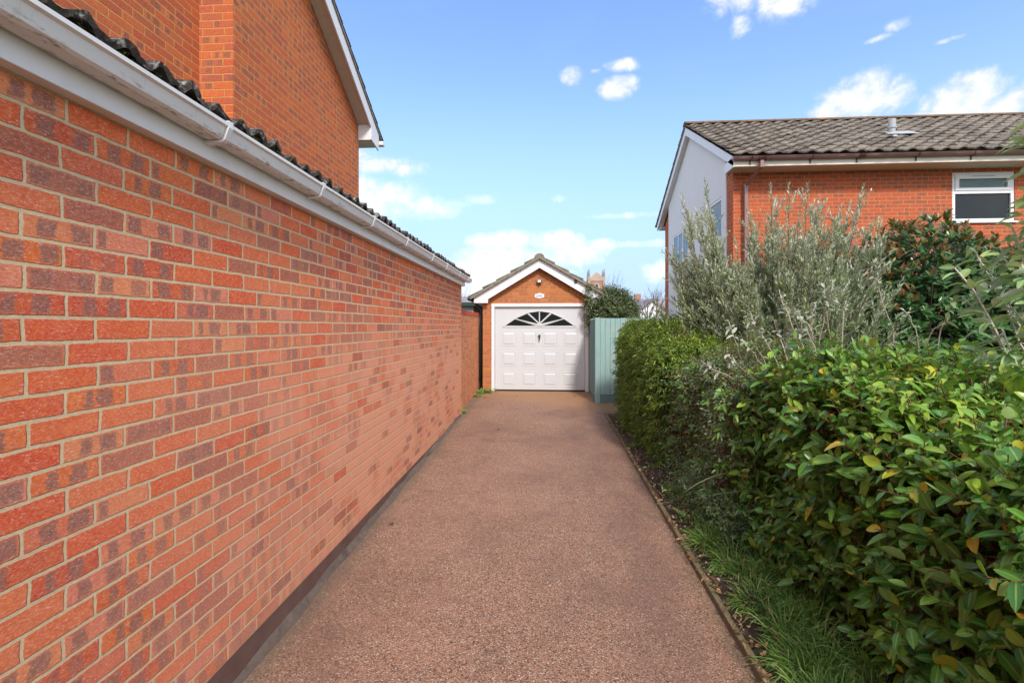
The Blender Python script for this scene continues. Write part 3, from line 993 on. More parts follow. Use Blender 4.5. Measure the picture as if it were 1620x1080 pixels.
tile_roof('roof', M_TILE_A, t, (OX + .05, yc_ + .46, zc_ - .07), (-1, 0, 0), 3.0, (0, -1, sl), 7.5, 0.30, 0.32, seg=6, seed=8)
MB().box(HX - 4, -2.77, yc_ + .36, yc_ + .47, zc_ - .19, zc_ - .12).build('gutter', M_UPVC, t, 0.01)

# ------------------------------------------------------------------ garden wall joining outbuilding and garage
t = thing('boundary_wall', 'weathered brick garden wall with red coping between outbuilding and garage', 'wall', (-1.54, 9.9, 0.2))
MB().box(-1.765, -1.54, 8.562, 11.24, -.05, 2.0).build('wall', M_BRICK_L, t)
b = MB()
for i in range(36):
    y = 8.565 + i * .0745
    b.box(-1.775, -1.532, y, y + .066, 2.0, 2.085 + rs.uniform(-.003, .003))
b.box(-1.77, -1.538, 8.565, 11.24, 2.001, 2.077)
b.build('coping', M_COPING, t)

# pale shed behind the wall
t = thing('garden_shed', 'pale blue-grey shed with dark green roof edge showing above the boundary wall', 'shed', (-2.6, 14, .3))
zt = P(745, 484, 13.2).z
MB().box(-3.9, -1.95, 13.2, 15.2, .2, zt).build('wall', M_SHEDWALL, t)
MB().prism([(-4.0, 13.05, zt), (-1.85, 13.05, zt), (-1.85, 13.05, zt + .10), (-4.0, 13.05, zt + .05)], (0, 2.3, 0)).build('roof', M_SHEDROOF, t)

# ------------------------------------------------------------------ garage at the end of the drive
GY = 11.2
GX0, GX1, GC = -1.44, 1.03, -0.135
G0 = gz(11.2)
t = thing('garage', 'small brick garage with white up-and-over door and tiled gable roof at the drive end', 'garage', (-.2, GY, G0))
DX0, DX1 = P(777.5, 0, GY).x, P(931, 0, GY).x
DT = P(0, 482.6, GY).z
ap = P(853.4, 408.5, GY).z
apw = ap - .1
slg = (P(853.4, 408.5, 11.05).z - P(749.7, 470, 11.05).z) / (GC - P(749.7, 470, 11.05).x)
b = MB()
b.box(GX0, DX0 + .02, GY, 16.5, G0 - .3, DT)
b.box(DX1 - .02, GX1, GY, 16.5, G0 - .3, DT)
zl, zr_ = apw - (GC - GX0) * slg, apw - (GX1 - GC) * slg
b.prism([(GX0, GY, DT + .0005), (GX1, GY, DT + .0005), (GX1, GY, zr_), (GC, GY, apw), (GX0, GY, zl)], (0, 5.3, 0))
b.build('wall', M_BRICK_G, t)
BY = 11.05
pl = [P(853.4, 408.5, BY), P(749.7, 470, BY), P(749.7, 479.3, BY), P(772, 479.3, BY), P(772, 473.2, BY), P(853.4, 423.6, BY)]
pr_ = [Vector((2 * GC - p.x, p.y, p.z)) for p in pl]
for p in pl[::5]:
    p.x = GC
pr_[0].x = pr_[5].x = GC
b = MB()
b.prism([pl[0], pl[1], pl[2], pl[3], pl[4], pl[5]], (0, .025, 0))
b.prism([pr_[0] + Vector((.0008, 0, 0)), pr_[1], pr_[2], pr_[3], pr_[4], pr_[5] + Vector((.0008, 0, 0))], (0, .025, 0))
barge = b.build('bargeboard', M_WHITE, t, 0.002)
MB().box(P(908.7, 0, BY).x, P(912.8, 0, BY).x, BY - .03, BY - .001, P(0, 453, BY).z, P(0, 448, BY).z).build('sensor_box', M_BLACK, barge, 0.003)
# boxed eaves and overhang
b = MB()
b.box(pl[1].x + .0, GX0 - .002, BY + .026, 16.5, pl[2].z + .003, pl[2].z + .018)
b.box(pl[1].x + .0, pl[1].x + .02, BY + .026, 16.5, pl[2].z + .018, pl[1].z - .01)
b.build('soffit', M_WHITE, t)
b = MB()
for sg, q0, q1 in ((-1, pl[1], pl[0]), (1, pr_[1], pr_[0])):
    ex = .0005 * sg
    b.prism([q1 + Vector((ex, -.068, -.012)), q0 + Vector((.075 * sg, -.068, -.055)), q0 + Vector((.075 * sg, -.068, .005)), q1 + Vector((ex, -.068, .052))], (0, .066, 0))
b.build('undercloak', M_VERGE, t)
ez = pl[1].z - .07 * slg
LUg = math.hypot(GC - pl[1].x + .09, (GC - pl[1].x + .09) * slg)
tr = tile_roof('roof', M_TILE_G, t, (pl[1].x - .09, 11.0, ez + .04), (0, 1, 0), 5.6, (1, 0, slg), LUg, 0.28, 0.35, th=.03, lift=.045, amp=.014, seg=6, seed=5)
tile_roof('roof', M_TILE_G, t, (2 * GC - pl[1].x + .09, 11.0, ez + .04), (0, 1, 0), 5.6, (-1, 0, slg), LUg, 0.28, 0.35, th=.03, lift=.045, amp=.014, seg=6, seed=6)
b = MB()
rp = [(GC + .115 * math.cos(a), pl[0].z + .005 + .10 * math.sin(a)) for a in [PI * k / 8 for k in range(9)]]
for i in range(13):
    y = 10.98 + i * .43
    b.prism([(x, y, z) for x, z in rp], (0, .42, 0))
b.build('ridge_tile', M_TILE_G, tr)
# gutter and pipe at the left eaves
b = MB().tube([(pl[1].x - .10, 11.0, ez - .0), (pl[1].x - .10, 16.5, ez - .0)], .045, 10)
b.build('gutter', M_BLACK, t, smooth=True)
MB().tube([(pl[1].x - .07, 11.4, ez - .05), (-1.50, 11.42, ez - .22), (-1.50, 11.42, G0)], .032, 8).build('downpipe', M_BLACK, t, smooth=True)

# door: frame, panel, fanlight, raised panels, handle
b = MB()
fy0, fy1 = GY - .012, GY + .10
fw = .072
b.box(DX0, DX0 + fw, fy0, fy1, G0 + .0, DT)
b.box(DX1 - fw, DX1, fy0, fy1, G0 + .0, DT)
b.box(DX0 + fw + .0005, DX1 - fw - .0005, fy0, fy1, DT - .075, DT - .0005)
door_frame = b.build('door_frame', M_WHITE, t, 0.004)
PY = GY + .045
M_DOOR = plain('door_panel_white', (0.54, 0.545, 0.555), 0.38, 0.02, 2, 0.45)
door = MB().box(DX0 + fw + .008, DX1 - fw - .008, PY, PY + .035, G0 + .035, DT - .085).build('garage_door', M_DOOR, t)
MB().box(DX0 + fw, DX1 - fw, PY - .004, PY + .036, G0 + .004, G0 + .034).build('door_seal', M_DARKGAP, door)
sc = 11.05 / 775 / 4.32
cx = P(853.4, 0, PY).x
cz = P(853.4, 515.3, PY).z
FL = [[(-243, 2), (-170, 46), (-26, 0)], [(-163, 50), (-86, 84), (-8, 14)], [(-72, 88), (-38, 98), (-4, 101), (-4, 24)]]
# moulded surround of the fanlight
arc = [(-258, -6), (-170, 55), (-80, 96), (0, 108), (80, 96), (170, 55), (258, -6)]
b = MB()
inner = [(x * .955, z * .93 + .5) for x, z in arc]
for i in range(6):
    q = [arc[i], arc[i + 1], inner[i + 1], inner[i]]
    b.prism([(cx + x * sc, PY - .012, cz + z * sc) for x, z in q], (0, .0115, 0))
b.box(cx - 258 * sc, cx + 258 * sc, PY - .012, PY - .0005, cz - 10 * sc, cz - 6 * sc)
b.build('fanlight_moulding', M_DOOR, door, .002)
# glazing bars
b = MB()
for (xa, za_), (xb, zb_) in (((0, 20), (0, 100)), ((-8, 19), (-80, 88)), ((8, 19), (80, 88)), ((-18, 7), (-168, 49)), ((18, 7), (168, 49))):
    ln_ = math.hypot(xb - xa, zb_ - za_)
    ex, ez_ = -(zb_ - za_) / ln_ * 3, (xb - xa) / ln_ * 3
    b.prism([(cx + q1 * sc, PY - .010, cz + q2 * sc) for q1, q2 in ((xa - ex, za_ - ez_), (xb - ex, zb_ - ez_), (xb + ex, zb_ + ez_), (xa + ex, za_ + ez_))], (0, .009, 0))
b.prism([(cx + 20 * sc * math.cos(R(20 * k)), PY - .014, cz + 20 * sc * math.sin(R(20 * k))) for k in range(10)], (0, .013, 0))
b.build('glazing_bars', M_DOOR, door)
for sgn in (1, -1):
    for pane in FL:
        MB().prism([(cx + sgn * x * sc, PY - .003, cz + z * sc) for x, z in pane], (0, .0025, 0)).build('fanlight_pane', M_GLASSF, door)
first = None
for r_ in (630, 770, 910):
    for c_ in (279, 421, 565, 709):
        px_, pz_ = cx + (c_ - 492) * sc, cz - (r_ - 540) * sc
        if first is None:
            hw = 50 * sc
            b = MB()
            rings = [(hw, 0), (hw * .97, -.006), (hw * .92, -.006), (hw * .87, -.001), (hw * .82, -.001), (hw * .64, -.011)]
            n0 = 0
            for w_, dy_ in rings:
                b.v += [(px_ - w_, PY + dy_ - .0005, pz_ - w_), (px_ + w_, PY + dy_ - .0005, pz_ - w_), (px_ + w_, PY + dy_ - .0005, pz_ + w_), (px_ - w_, PY + dy_ - .0005, pz_ + w_)]
            for k in range(len(rings) - 1):
                for e in range(4):
                    e2 = (e + 1) % 4
                    b.f.append((4 * k + e, 4 * k + e2, 4 * k + 4 + e2, 4 * k + 4 + e))
            k = len(rings) - 1
            b.f.append((4 * k, 4 * k + 1, 4 * k + 2, 4 * k + 3))
            first = b.build('raised_panel', M_DOOR, door)
            p0 = (px_, pz_)
        else:
            q = first.copy()
            C.objects.link(q)
            q.parent = door
            q.location = (px_ - p0[0], 0, pz_ - p0[1])
hz_ = cz - 68 * sc
b = MB()
b.tube([(cx, PY - .001, hz_), (cx, PY - .05, hz_)], .022, 10)
b.box(cx - .012, cx + .012, PY - .055, PY - .038, hz_ - .11, hz_ + .012)
b.box(cx - .035, cx + .035, PY - .05, PY - .035, hz_ - .006, hz_ + .014)
b.build('door_handle', M_BLACK, door, .003)

# floodlight and house plaque fixed to the garage gable
fp = P(853.2, 445.5, GY)
t = thing('floodlight', 'small black square floodlight high on the garage gable above the plaque', 'floodlight', (fp.x, GY, fp.z))
MB().box(fp.x - .052, fp.x + .052, GY - .075, GY - .035, fp.z - .042, fp.z + .048).build('housing', M_BLACK, t, .006)
MB().box(fp.x - .038, fp.x + .038, GY - .079, GY - .0755, fp.z - .022, fp.z + .036).build('lens', plain('flood_lens', (0.62, 0.62, 0.6), 0.15, .1), t)
MB().box(fp.x - .012, fp.x + .012, GY - .06, GY - .001, fp.z - .075, fp.z - .045).build('bracket', M_BLACK, t, .003)
pp = P(853.5, 468, GY)
t = thing('wall_plaque', 'small white lozenge plaque with grey-blue lettering over the garage door', 'plaque', (pp.x, GY, pp.z))
hw_, hh = .107, .052
sh = [(-hw_, -hh * .75), (-hw_ * .7, -hh * .8), (0, -hh * 1.25), (hw_ * .7, -hh * .8), (hw_, -hh * .75), (hw_, hh * .75), (hw_ * .7, hh * .8), (0, hh * 1.3), (-hw_ * .7, hh * .8), (-hw_, hh * .75)]
MB().prism([(pp.x + x, GY - .012, pp.z + z) for x, z in sh], (0, .010, 0)).build('plate', M_WHITE, t, .002)
M_INK = plain('plaque_ink', (0.16, 0.20, 0.27), 0.5)
b = MB()
for x, z, w_, h_ in ((-.062, -.008, .022, .026), (-.036, -.006, .018, .018), (-.014, -.006, .016, .016), (.010, -.006, .018, .018), (.044, -.002, .03, .032), (.0, .027, .05, .010), (0, -.034, .06, .006)):
    b.box(pp.x + x - w_ / 2, pp.x + x + w_ / 2, GY - .0145, GY - .0125, pp.z + z - h_ / 2, pp.z + z + h_ / 2)
b.build('lettering', M_INK, t, .004)

# ------------------------------------------------------------------ teal fence
FY = 9.85
t = thing('timber_fence', 'pale teal feather-edge timber fence standing right of the garage', 'fence', (1.0, FY, gz(FY)))
ft = 1.94
fgz = gz(FY)


def boards(b, x, y, dx_, dy_, count, z0, z1):
    for i in range(count):
        a = i * .098
        xx, y2 = x + dx_ * a, y + dy_ * a
        px_, py_ = dy_, -dx_                          # outward side
        zt_ = z1 + rs.uniform(-.004, .004)
        p = [(xx, y2), (xx + dx_ * .104, y2 + dy_ * .104), (xx + dx_ * .104 + px_ * .006, y2 + dy_ * .104 + py_ * .006), (xx + px_ * .020, y2 + py_ * .020)]
        b.prism([(q[0], q[1], z0) for q in p], (0, 0, zt_ - z0))


b = MB()
boards(b, 1.09, FY, 1, 0, 22, fgz + .17, ft)
b.build('panel', M_FENCE, t)
b = MB()
boards(b, 1.02, FY + .02, 0, 1, 0, fgz + .15, ft)
for i in range(13):
    y2 = FY + .07 + i * .098
    b.prism([(1.0, y2, fgz + .12), (.982, y2, fgz + .12), (.994, y2 + .102, fgz + .12), (1.0, y2 + .102, fgz + .12)], (0, 0, ft - fgz - .12 + rs.uniform(-.004, .004)))
b.build('panel', M_FENCE, t)
MB().box(1.09, 3.3, FY - .012, FY + .02, fgz - .02, fgz + .165).build('gravel_board', M_GRAVELB, t, .003)
MB().box(.985, 1.012, FY + .06, FY + 1.33, fgz, fgz + .118).build('gravel_board', M_GRAVELB, t, .003)
MB().box(.985, 1.085, FY - .03, FY + .055, fgz - .05, ft + .01).build('post', M_FENCE, t, .005)
MB().box(2.9, 2.99, FY + .03, FY + .11, fgz - .05, ft - .02).build('post', M_FENCE, t, .005)

# ------------------------------------------------------------------ house on the right
t = thing('detached_house', 'red brick house with white gable, brown tiled roof and brown gutter at right', 'house', (3.79, 10.2, .28))
RX, RY, RYB, RXE = 3.79, 10.2, 15.85, 13.5
RIDY, RIDZ = 13.02, 7.0
EAV = (9.62, 5.035)
sr = (RIDZ - EAV[1]) / (RIDY - EAV[0])
wx0, wx1, wz0, wz1 = 7.98, 9.13, 3.80, 4.80
b = MB()
b.box(RX, wx0, RY, RY + .28, 0, 4.90)
b.box(wx1, RXE, RY, RY + .28, 0, 4.90)
b.box(wx0, wx1, RY, RY + .28, 0, wz0)
b.box(wx0, wx1, RY, RY + .28, wz1, 4.90)
b.prism([(RX, RY + .2801, 0), (RX, RYB, 0), (RX, RYB, 4.95), (RX, RIDY, RIDZ - .22), (RX, RY + .2801, 5.03)], (.28, 0, 0))
b.box(RX + .28, RXE, RYB - .28, RYB, 0, 4.9)
b.build('wall', M_BRICK_R, t)
# white gable with a window opening (built round it)
gy0, gy1 = 10.52, 15.30
sw = [(13.25, 14.75, 3.55, 4.42), (10.75, 11.55, 3.6, 4.55)]


def rz(y):
    return RIDZ - .20 - abs(y - RIDY) * sr


b = MB()
cuts = sorted([gy0, gy1, RIDY] + [s_[0] for s_ in sw] + [s_[1] for s_ in sw])
for a, c_ in zip(cuts[:-1], cuts[1:]):
    hole = [s_ for s_ in sw if s_[0] <= a and c_ <= s_[1]]
    X0 = RX - .03
    if hole:
        h_ = hole[0]
        b.prism([(X0, a, 0), (X0, c_, 0), (X0, c_, h_[2]), (X0, a, h_[2])], (.028, 0, 0))
        b.prism([(X0, a, h_[3]), (X0, c_, h_[3]), (X0, c_, rz(c_)), (X0, a, rz(a))], (.028, 0, 0))
    else:
        b.prism([(X0, a, 0), (X0, c_, 0), (X0, c_, rz(c_)), (X0, a, rz(a))], (.028, 0, 0))
b.build('gable_render', M_RENDER, t)
for (a, c_, z0, z1), nm in zip(sw, (3, 1)):
    f = MB()
    X0 = RX - .022
    f.box(X0, X0 + .018, a, c_, z0, z0 + .06)
    f.box(X0, X0 + .018, a, c_, z1 - .06, z1)
    for k in range(nm + 1):
        yy_ = a + (c_ - a - .06) * k / nm
        f.box(X0, X0 + .018, yy_, yy_ + .06, z0 + .061, z1 - .061)
    win = f.build('window', M_WHITE, t, .003)
    MB().box(X0 + .012, X0 + .016, a + .03, c_ - .03, z0 + .03, z1 - .03).build('pane', M_GLASSB, win)
    MB().box(X0 - .05, X0 + .01, a - .04, c_ + .04, z0 - .035, z0 - .002).build('sill', M_WHITE, win, .003)
# verge: tile edge, bargeboards and their soffit
VX = 3.63
b = MB()
for (ya, za), (yb, zb) in (((RIDY, RIDZ - .06), (EAV[0] + .14, EAV[1] + .02)), ((RIDY, RIDZ - .06), (16.28, 5.06))):
    s_ = -1 if yb < ya else 1
    b.prism([(VX, ya, za), (VX, yb, zb), (VX, yb, zb - .175), (VX, ya, za - .20)], (.022, 0, 0))
b.prism([(VX, 9.762, 4.862), (VX, 10.24, 4.862), (VX, 10.24, 5.06), (VX, 9.762, 5.06)], (.02, 0, 0))
b.build('bargeboard', M_WHITE, t, .002)
b = MB()
b.prism([(VX + .023, RIDY, RIDZ - .235), (VX + .023, 9.8, EAV[1] - .13), (VX + .023, 9.8, EAV[1] - .12), (VX + .023, RIDY, RIDZ - .225)], (.13, 0, 0))
b.prism([(VX + .023, RIDY, RIDZ - .235), (VX + .023, 16.2, 4.90), (VX + .023, 16.2, 4.91), (VX + .023, RIDY, RIDZ - .225)], (.13, 0, 0))
b.build('verge_soffit', M_WHITE, t)
MB().prism([(VX - .02, RIDY, RIDZ - .055), (VX - .02, 16.4, 5.04), (VX - .02, 16.4, 5.10), (VX - .02, RIDY, RIDZ + .02)], (.12, 0, 0)).build('verge_edge', M_VERGE, t)
b = MB().box(VX + .023, RXE, 9.76, 9.78, 4.87, 5.02)
b.build('fascia', M_CREAM, t)
MB().box(VX + .023, RXE, 9.781, 10.199, 4.872, 4.884).build('soffit', M_SOFFIT, t)
b = MB().box(VX + .03, RX - .003, 15.86, 16.2, 4.88, 4.90).box(VX + .03, RXE, 16.2, 16.22, 4.88, 5.03)
b.build('back_eaves', M_WHITE, t)
LUr = math.hypot(RIDY - EAV[0], RIDZ - EAV[1])
rf = tile_roof('roof', M_TILE_R, t, (VX - .03, EAV[0], EAV[1]), (1, 0, 0), 9.9, (0, 1, sr), LUr, 0.30, 0.30, amp=0.040, th=.026, lift=.046, seg=12, jit=.005, seed=21)
tile_roof('roof', M_TILE_R, t, (VX - .03, 2 * RIDY - EAV[0], EAV[1]), (1, 0, 0), 9.9, (0, -1, sr), LUr, 0.30, 0.335, amp=0.040, th=.022, lift=.036, seg=4, jit=.005, seed=22)
b = MB()
for i in range(22):
    x = VX - .03 + i * .45
    b.prism([(x, RIDY + .14 * math.cos(PI * k / 8), RIDZ + .0 + .085 * math.sin(PI * k / 8) + rs.uniform(0, .002)) for k in range(9)], (.44, 0, 0))
b.build('ridge_tile', M_TILE_RIDGE, rf)
# soil vent pipe with its slate
vx, vy = 7.32, 10.9
vz = EAV[1] + (vy - EAV[0]) * sr
b = MB().tube([(vx, vy, vz - .05), (vx, vy, vz + .22)], .062, 14).tube([(vx, vy, vz + .19), (vx, vy, vz + .23)], .078, 14).tube([(vx, vy, vz + .23), (vx, vy, vz + .38)], .068, 14)
b.tube([(vx, vy, vz - .02), (vx, vy, vz + .09)], [.13, .07], 14)
vp = b.build('vent_pipe', M_GREY, rf, smooth=False)
MB().prism([(vx - .16, vy - .12, vz - .12 * sr + .10), (vx + .46, vy - .12, vz - .12 * sr + .10), (vx + .40, vy + .10, vz + .10 * sr + .10), (vx - .10, vy + .10, vz + .10 * sr + .10)], (0, 0, .015)).build('flashing', M_GREY, vp, .004)
# gutter
gp = [(math.cos(PI + PI * k / 10), math.sin(PI + PI * k / 10)) for k in range(11)]
b = MB()
out = [(9.70 + .056 * c_, 5.035 + .066 * s_) for c_, s_ in gp]
inn = [(9.70 + .051 * c_, 5.035 + .060 * s_) for c_, s_ in gp][::-1]
b.prism([(3.60, y, z) for y, z in out + inn], (9.9, 0, 0))
b.prism([(3.598, y, z) for y, z in out], (-.004, 0, 0))
gut = b.build('gutter', M_BROWNPVC, t)
first = None
for x in (3.93, 5.05, 5.90, 6.97, 7.95, 9.0, 10.1, 11.2):
    if first is None:
        b = MB()
        o1 = [(9.70 + .061 * c_, 5.035 + .071 * s_) for c_, s_ in gp]
        i1 = [(9.70 + .0565 * c_, 5.035 + .0665 * s_) for c_, s_ in gp][::-1]
        b.prism([(x, y, z) for y, z in o1 + i1], (.022, 0, 0))
        b.box(x, x + .022, 9.742, 9.759, 4.90, 4.99)
        first = b.build('gutter_bracket', M_BROWNDK, gut)
        x_first = x
    else:
        q = first.copy()
        C.objects.link(q)
        q.parent = gut
        q.location = (x - x_first, 0, 0)
b = MB()
for x in (5.93,):
    o1 = [(9.70 + .064 * c_, 5.035 + .074 * s_) for c_, s_ in gp]
    i1 = [(9.70 + .0565 * c_, 5.035 + .0665 * s_) for c_, s_ in gp][::-1]
    b.prism([(x, y, z) for y, z in o1 + i1], (.10, 0, 0))
o1 = [(9.70 + .064 * c_, 5.035 + .080 * s_) for c_, s_ in gp]
MB().prism([(4.06, y, z) for y, z in o1 + i1], (.15, 0, 0)).build('gutter_outlet', M_BROWNDK, gut)
b.build('gutter_union', M_BROWNDK, gut)
b = MB()
dpx = 4.135
b.box(dpx - .034, dpx + .034, 9.665, 9.735, 4.84, 4.955)
b.prism([(dpx - .032, 9.668, 4.85), (dpx + .032, 9.668, 4.85), (dpx + .032, 9.732, 4.85), (dpx - .032, 9.732, 4.85)], (-.13, .40, -.27))
b.box(dpx - .13 - .034, dpx - .13 + .034, 10.075, 10.145, 0.3, 4.60)
b.box(dpx - .13 - .040, dpx - .13 + .040, 10.068, 10.152, 4.55, 4.62)
b.box(dpx - .040, dpx + .040, 9.66, 9.74, 4.82, 4.87)
b.build('downpipe', M_BROWNPVC, t, .006)
# front window
f = MB()
fy = RY + .012
zt_ = 4.40
W_ = .062
for (a, c_, z0, z1) in ((wx0, wx1, wz0 + .03, wz0 + .03 + W_), (wx0, wx1, wz1 - W_, wz1), (wx0, wx1, zt_ - .02, zt_ + .045)):
    f.box(a + .001, c_ - .001, fy, fy + .06, z0, z1 - .001)
for a in (wx0 + .001, wx1 - W_ - .001):
    f.box(a, a + W_, fy + .0005, fy + .06, wz0 + .092, zt_ - .0205)
    f.box(a, a + W_, fy + .0005, fy + .06, zt_ + .0455, wz1 - W_ - .0005)
win = f.build('window', M_WHITE, t, .004)
s2 = MB()
for (a, c_, z0, z1) in ((wx0 + .055, wx1 - .055, zt_ + .04, zt_ + .095), (wx0 + .055, wx1 - .055, wz1 - .13, wz1 - .045)):
    s2.box(a, c_, fy - .014, fy + .02, z0, z1)
for a in (wx0 + .055, wx1 - .13):
    s2.box(a, a + .075, fy - .0138, fy + .02, zt_ + .0955, wz1 - .1305)
s2.build('sash', M_WHITE, win, .004)
MB().box(wx0 + .37, wx0 + .78, fy - .022, fy - .0142, wz1 - .085, wz1 - .073).build('trickle_vent', M_GREY, win)
MB().box(wx0 + .05, wx1 - .05, fy + .022, fy + .028, zt_ + .03, wz1 - .05).build('pane', M_GLASSO, win)
MB().box(wx0 + .05, wx1 - .05, fy + .030, fy + .036, wz0 + .05, zt_ + .0).build('pane', M_GLASS, win)
MB().box(wx0 - .03, wx1 + .03, RY - .045, fy + .02, wz0 - .002, wz0 + .028).build('sill', M_WHITE, win, .004)

# ------------------------------------------------------------------ church tower far behind
t = thing('church_tower', 'distant church tower with pinnacles rising between the garage and the bush', 'church tower', (14.45, 140, 0))
x0, x1 = 12.1, 16.8
zt = 14.6
MB().box(x0, x1, 140, 144.7, 0, zt).build('wall', M_TBRICK, t)
b = MB()
for i, (a, h_) in enumerate([(0, 0), (.9, .9), (1.55, 1.5), (2.35, 1.95), (3.15, 1.5), (3.8, .9)]):
    pass
b.box(x0 - .1, x1 + .1, 139.9, 144.8, zt, zt + .9)
b.prism([(x0 + .6, 139.95, zt + .9), (x1 - .6, 139.95, zt + .9), (x1 - 1.3, 139.95, zt + 1.6), (x1 - 1.9, 139.95, zt + 2.2), (x0 + 2.35, 139.95, zt + 2.5), (x0 + 1.9, 139.95, zt + 2.2), (x0 + 1.3, 139.95, zt + 1.6)], (0, .5, 0))
for xx in (x0 - .05, x1 - .55):
    b.box(xx, xx + .6, 139.8, 140.4, zt - 4, zt + 1.2)
b.build('parapet', M_STONE, t)
for xx in (x0 + .2, x1 - .25):
    for yy_ in (140.1, 144.4):
        MB().tube([(xx, yy_, zt + 1.2), (xx, yy_, zt + 2.2), (xx, yy_, zt + 3.6)], [.3, .26, .05], 6).build('pinnacle', M_SLATE, t)
b = MB().prism([(14.45 + .85 * math.cos(a), 139.9, zt - 1.6 + 1.1 * math.sin(a)) for a in [PI * k / 8 for k in range(9)]] + [(13.6, 139.9, zt - 4), (15.3, 139.9, zt - 4)][0:2], (0, .12, 0))
b.build('belfry_surround', M_STONE, t)
MB().prism([(14.45 + .38 * math.cos(a), 139.84, zt - 1.7 + .8 * math.sin(a)) for a in [PI * k / 8 for k in range(9)]] + [(14.07, 139.84, zt - 4), (14.83, 139.84, zt - 4)], (0, .05, 0)).build('belfry_opening', M_DARKGAP, t)

# pale gabled house and terrace beyond the fence
t = thing('pale_cottage', 'white gabled cottage beyond the fence behind bare branches', 'house', (9.5, 42, .3))
c0, c1, c2 = P(1008, 500, 42), P(1032, 476, 42), P(1050, 500, 42)
MB().prism([(c0.x, 42, .3), (c2.x + 1.2, 42, .3), (c2.x + 1.2, 42, c2.z - .4), (c1.x, 42, c1.z), (c0.x - .6, 42, c0.z - .2)], (0, 8, 0)).build('wall', M_PALEWALL, t)
MB().prism([(c0.x - .9, 41.8, c0.z - .35), (c1.x, 41.8, c1.z + .02), (c2.x + 1.5, 41.8, c2.z - .5), (c2.x + 1.5, 41.8, c2.z - .3), (c1.x, 41.8, c1.z + .22), (c0.x - .9, 41.8, c0.z - .15)], (0, 8.4, 0)).build('roof', M_SLATE, t)
t = thing('brick_cottage', 'low dark-roofed house far off with a chimney above its ridge', 'house', (22, 110, .3))
c0 = P(1000, 488, 110)
MB().box(c0.x, c0.x + 9, 110, 118, 0, c0.z).build('wall', M_TBRICK, t)
rf = MB().prism([(c0.x - .3, 109.7, c0.z), (c0.x - .3, 118.3, c0.z), (c0.x - .3, 114, c0.z + 2.3)], (9.6, 0, 0)).build('roof', M_SLATE, t)
ch = P(1008.5, 465, 114)
MB().box(ch.x - .7, ch.x + .7, 113.4, 114.6, c0.z + 1.2, ch.z).build('chimney', M_TBRICK, rf)
# rooftops and shrubs behind the shed at left
t = thing('grey_bungalow', 'grey roofed bungalow far behind the shed left of the garage', 'house', (-9, 60, .3))
c0 = P(738, 484, 60)
MB().box(c0.x - 2, c0.x + 6, 60, 68, 0, c0.z).build('wall', M_STONE, t)
MB().prism([(c0.x - 2.3, 59.6, c0.z), (c0.x - 2.3, 68.4, c0.z), (c0.x - 2.3, 64, c0.z + 1.4)], (8.6, 0, 0)).build('roof', M_SLATE, t)


# ------------------------------------------------------------------ bare trees
def bare_tree(name, label, x, y, h, spread, seed, group=None, r0=None, lean=(0, 0), twig=1.0, m=None):
    r = random.Random(seed)
    z0 = gz(y) - .1
    t = thing(name, label, 'tree', (x, y, z0), group)
    tr, cr = MB(), MB()
    r0 = r0 or h * .022

    def grow(p, d, ln, rad, lev):
        pts, rads = [p], [rad]
        n = 4
        q = p.copy()
        dd = d.copy()
        for i in range(n):
            dd = (dd + Vector((r.gauss(0, .13), r.gauss(0, .13), r.gauss(.05, .07)))).normalized()
            q = q + dd * ln / n
            pts.append(q.copy())
            rads.append(rad * (1 - .5 * (i + 1) / n))
        (tr if lev < 2 else cr).tube(pts, rads, 6 if lev < 2 else 3, False)
        if lev >= 5:
            return
        k = 3 if lev < 3 else int(3 * twig)
        for i in range(k + (lev == 1)):
            f = r.uniform(.45, 1.0) if i else 1.0
            idx = min(n, max(1, int(f * n)))
            a = r.uniform(0, 6.28)
            nd_ = (dd + Vector((math.cos(a) * spread, math.sin(a) * spread, r.uniform(0, .35)))).normalized()
            grow(pts[idx], nd_, ln * r.uniform(.58, .8), rads[idx] * .75, lev + 1)
    grow(Vector((x, y, z0)), Vector((lean[0], lean[1], 1)).normalized(), h * .33, r0, 0)
    tr.build('trunk', m or M_BARK, t, smooth=True)
    cr.build('crown', m or M_BARK, t, smooth=True)
    return t


g_ = 'bare trees beyond the garage and fence'
p = P(1027, 500, 24)
bare_tree('bare_tree', 'leafless tree with dark branches against the pale cottage beyond the fence', p.x, 24, 5.0, .75, 4, g_, .15)
p = P(1015, 500, 34)
bare_tree('bare_tree', 'taller fine-twigged leafless tree standing beyond the cottage tree, near the far chimney', p.x, 50, 8.5, .5, 9, g_, .22)
p = P(742, 480, 30)
bare_tree('bare_tree', 'leafless tree seen in the gap between outbuilding and garage', p.x, 30, 6.0, .6, 15, g_, .14, (-.15, 0), 1.0, M_BARKG)


# ------------------------------------------------------------------ weeds, litter, grass
def clump(name, label, x, y, n, L, Wd, m, cat='weed', group=None, spread=.06, up=.8, det='mid'):
    z = gz(y)
    t = thing(name, label, cat, (x, y, z), group)
    p = np.stack([x + rng.normal(0, spread, n), y + rng.normal(0, spread, n), np.full(n, z + .005) + rng.random(n) * L * .4], 1)
    d = rng.normal(0, 1, (n, 3)) * (1, 1, .4) + (0, 0, up)
    leaves('leaves', p, d, np.array([[0, 0, 1.0]]) + rng.normal(0, .3, (n, 3)), L, Wd, m, t, det, droop=.35)
    return t


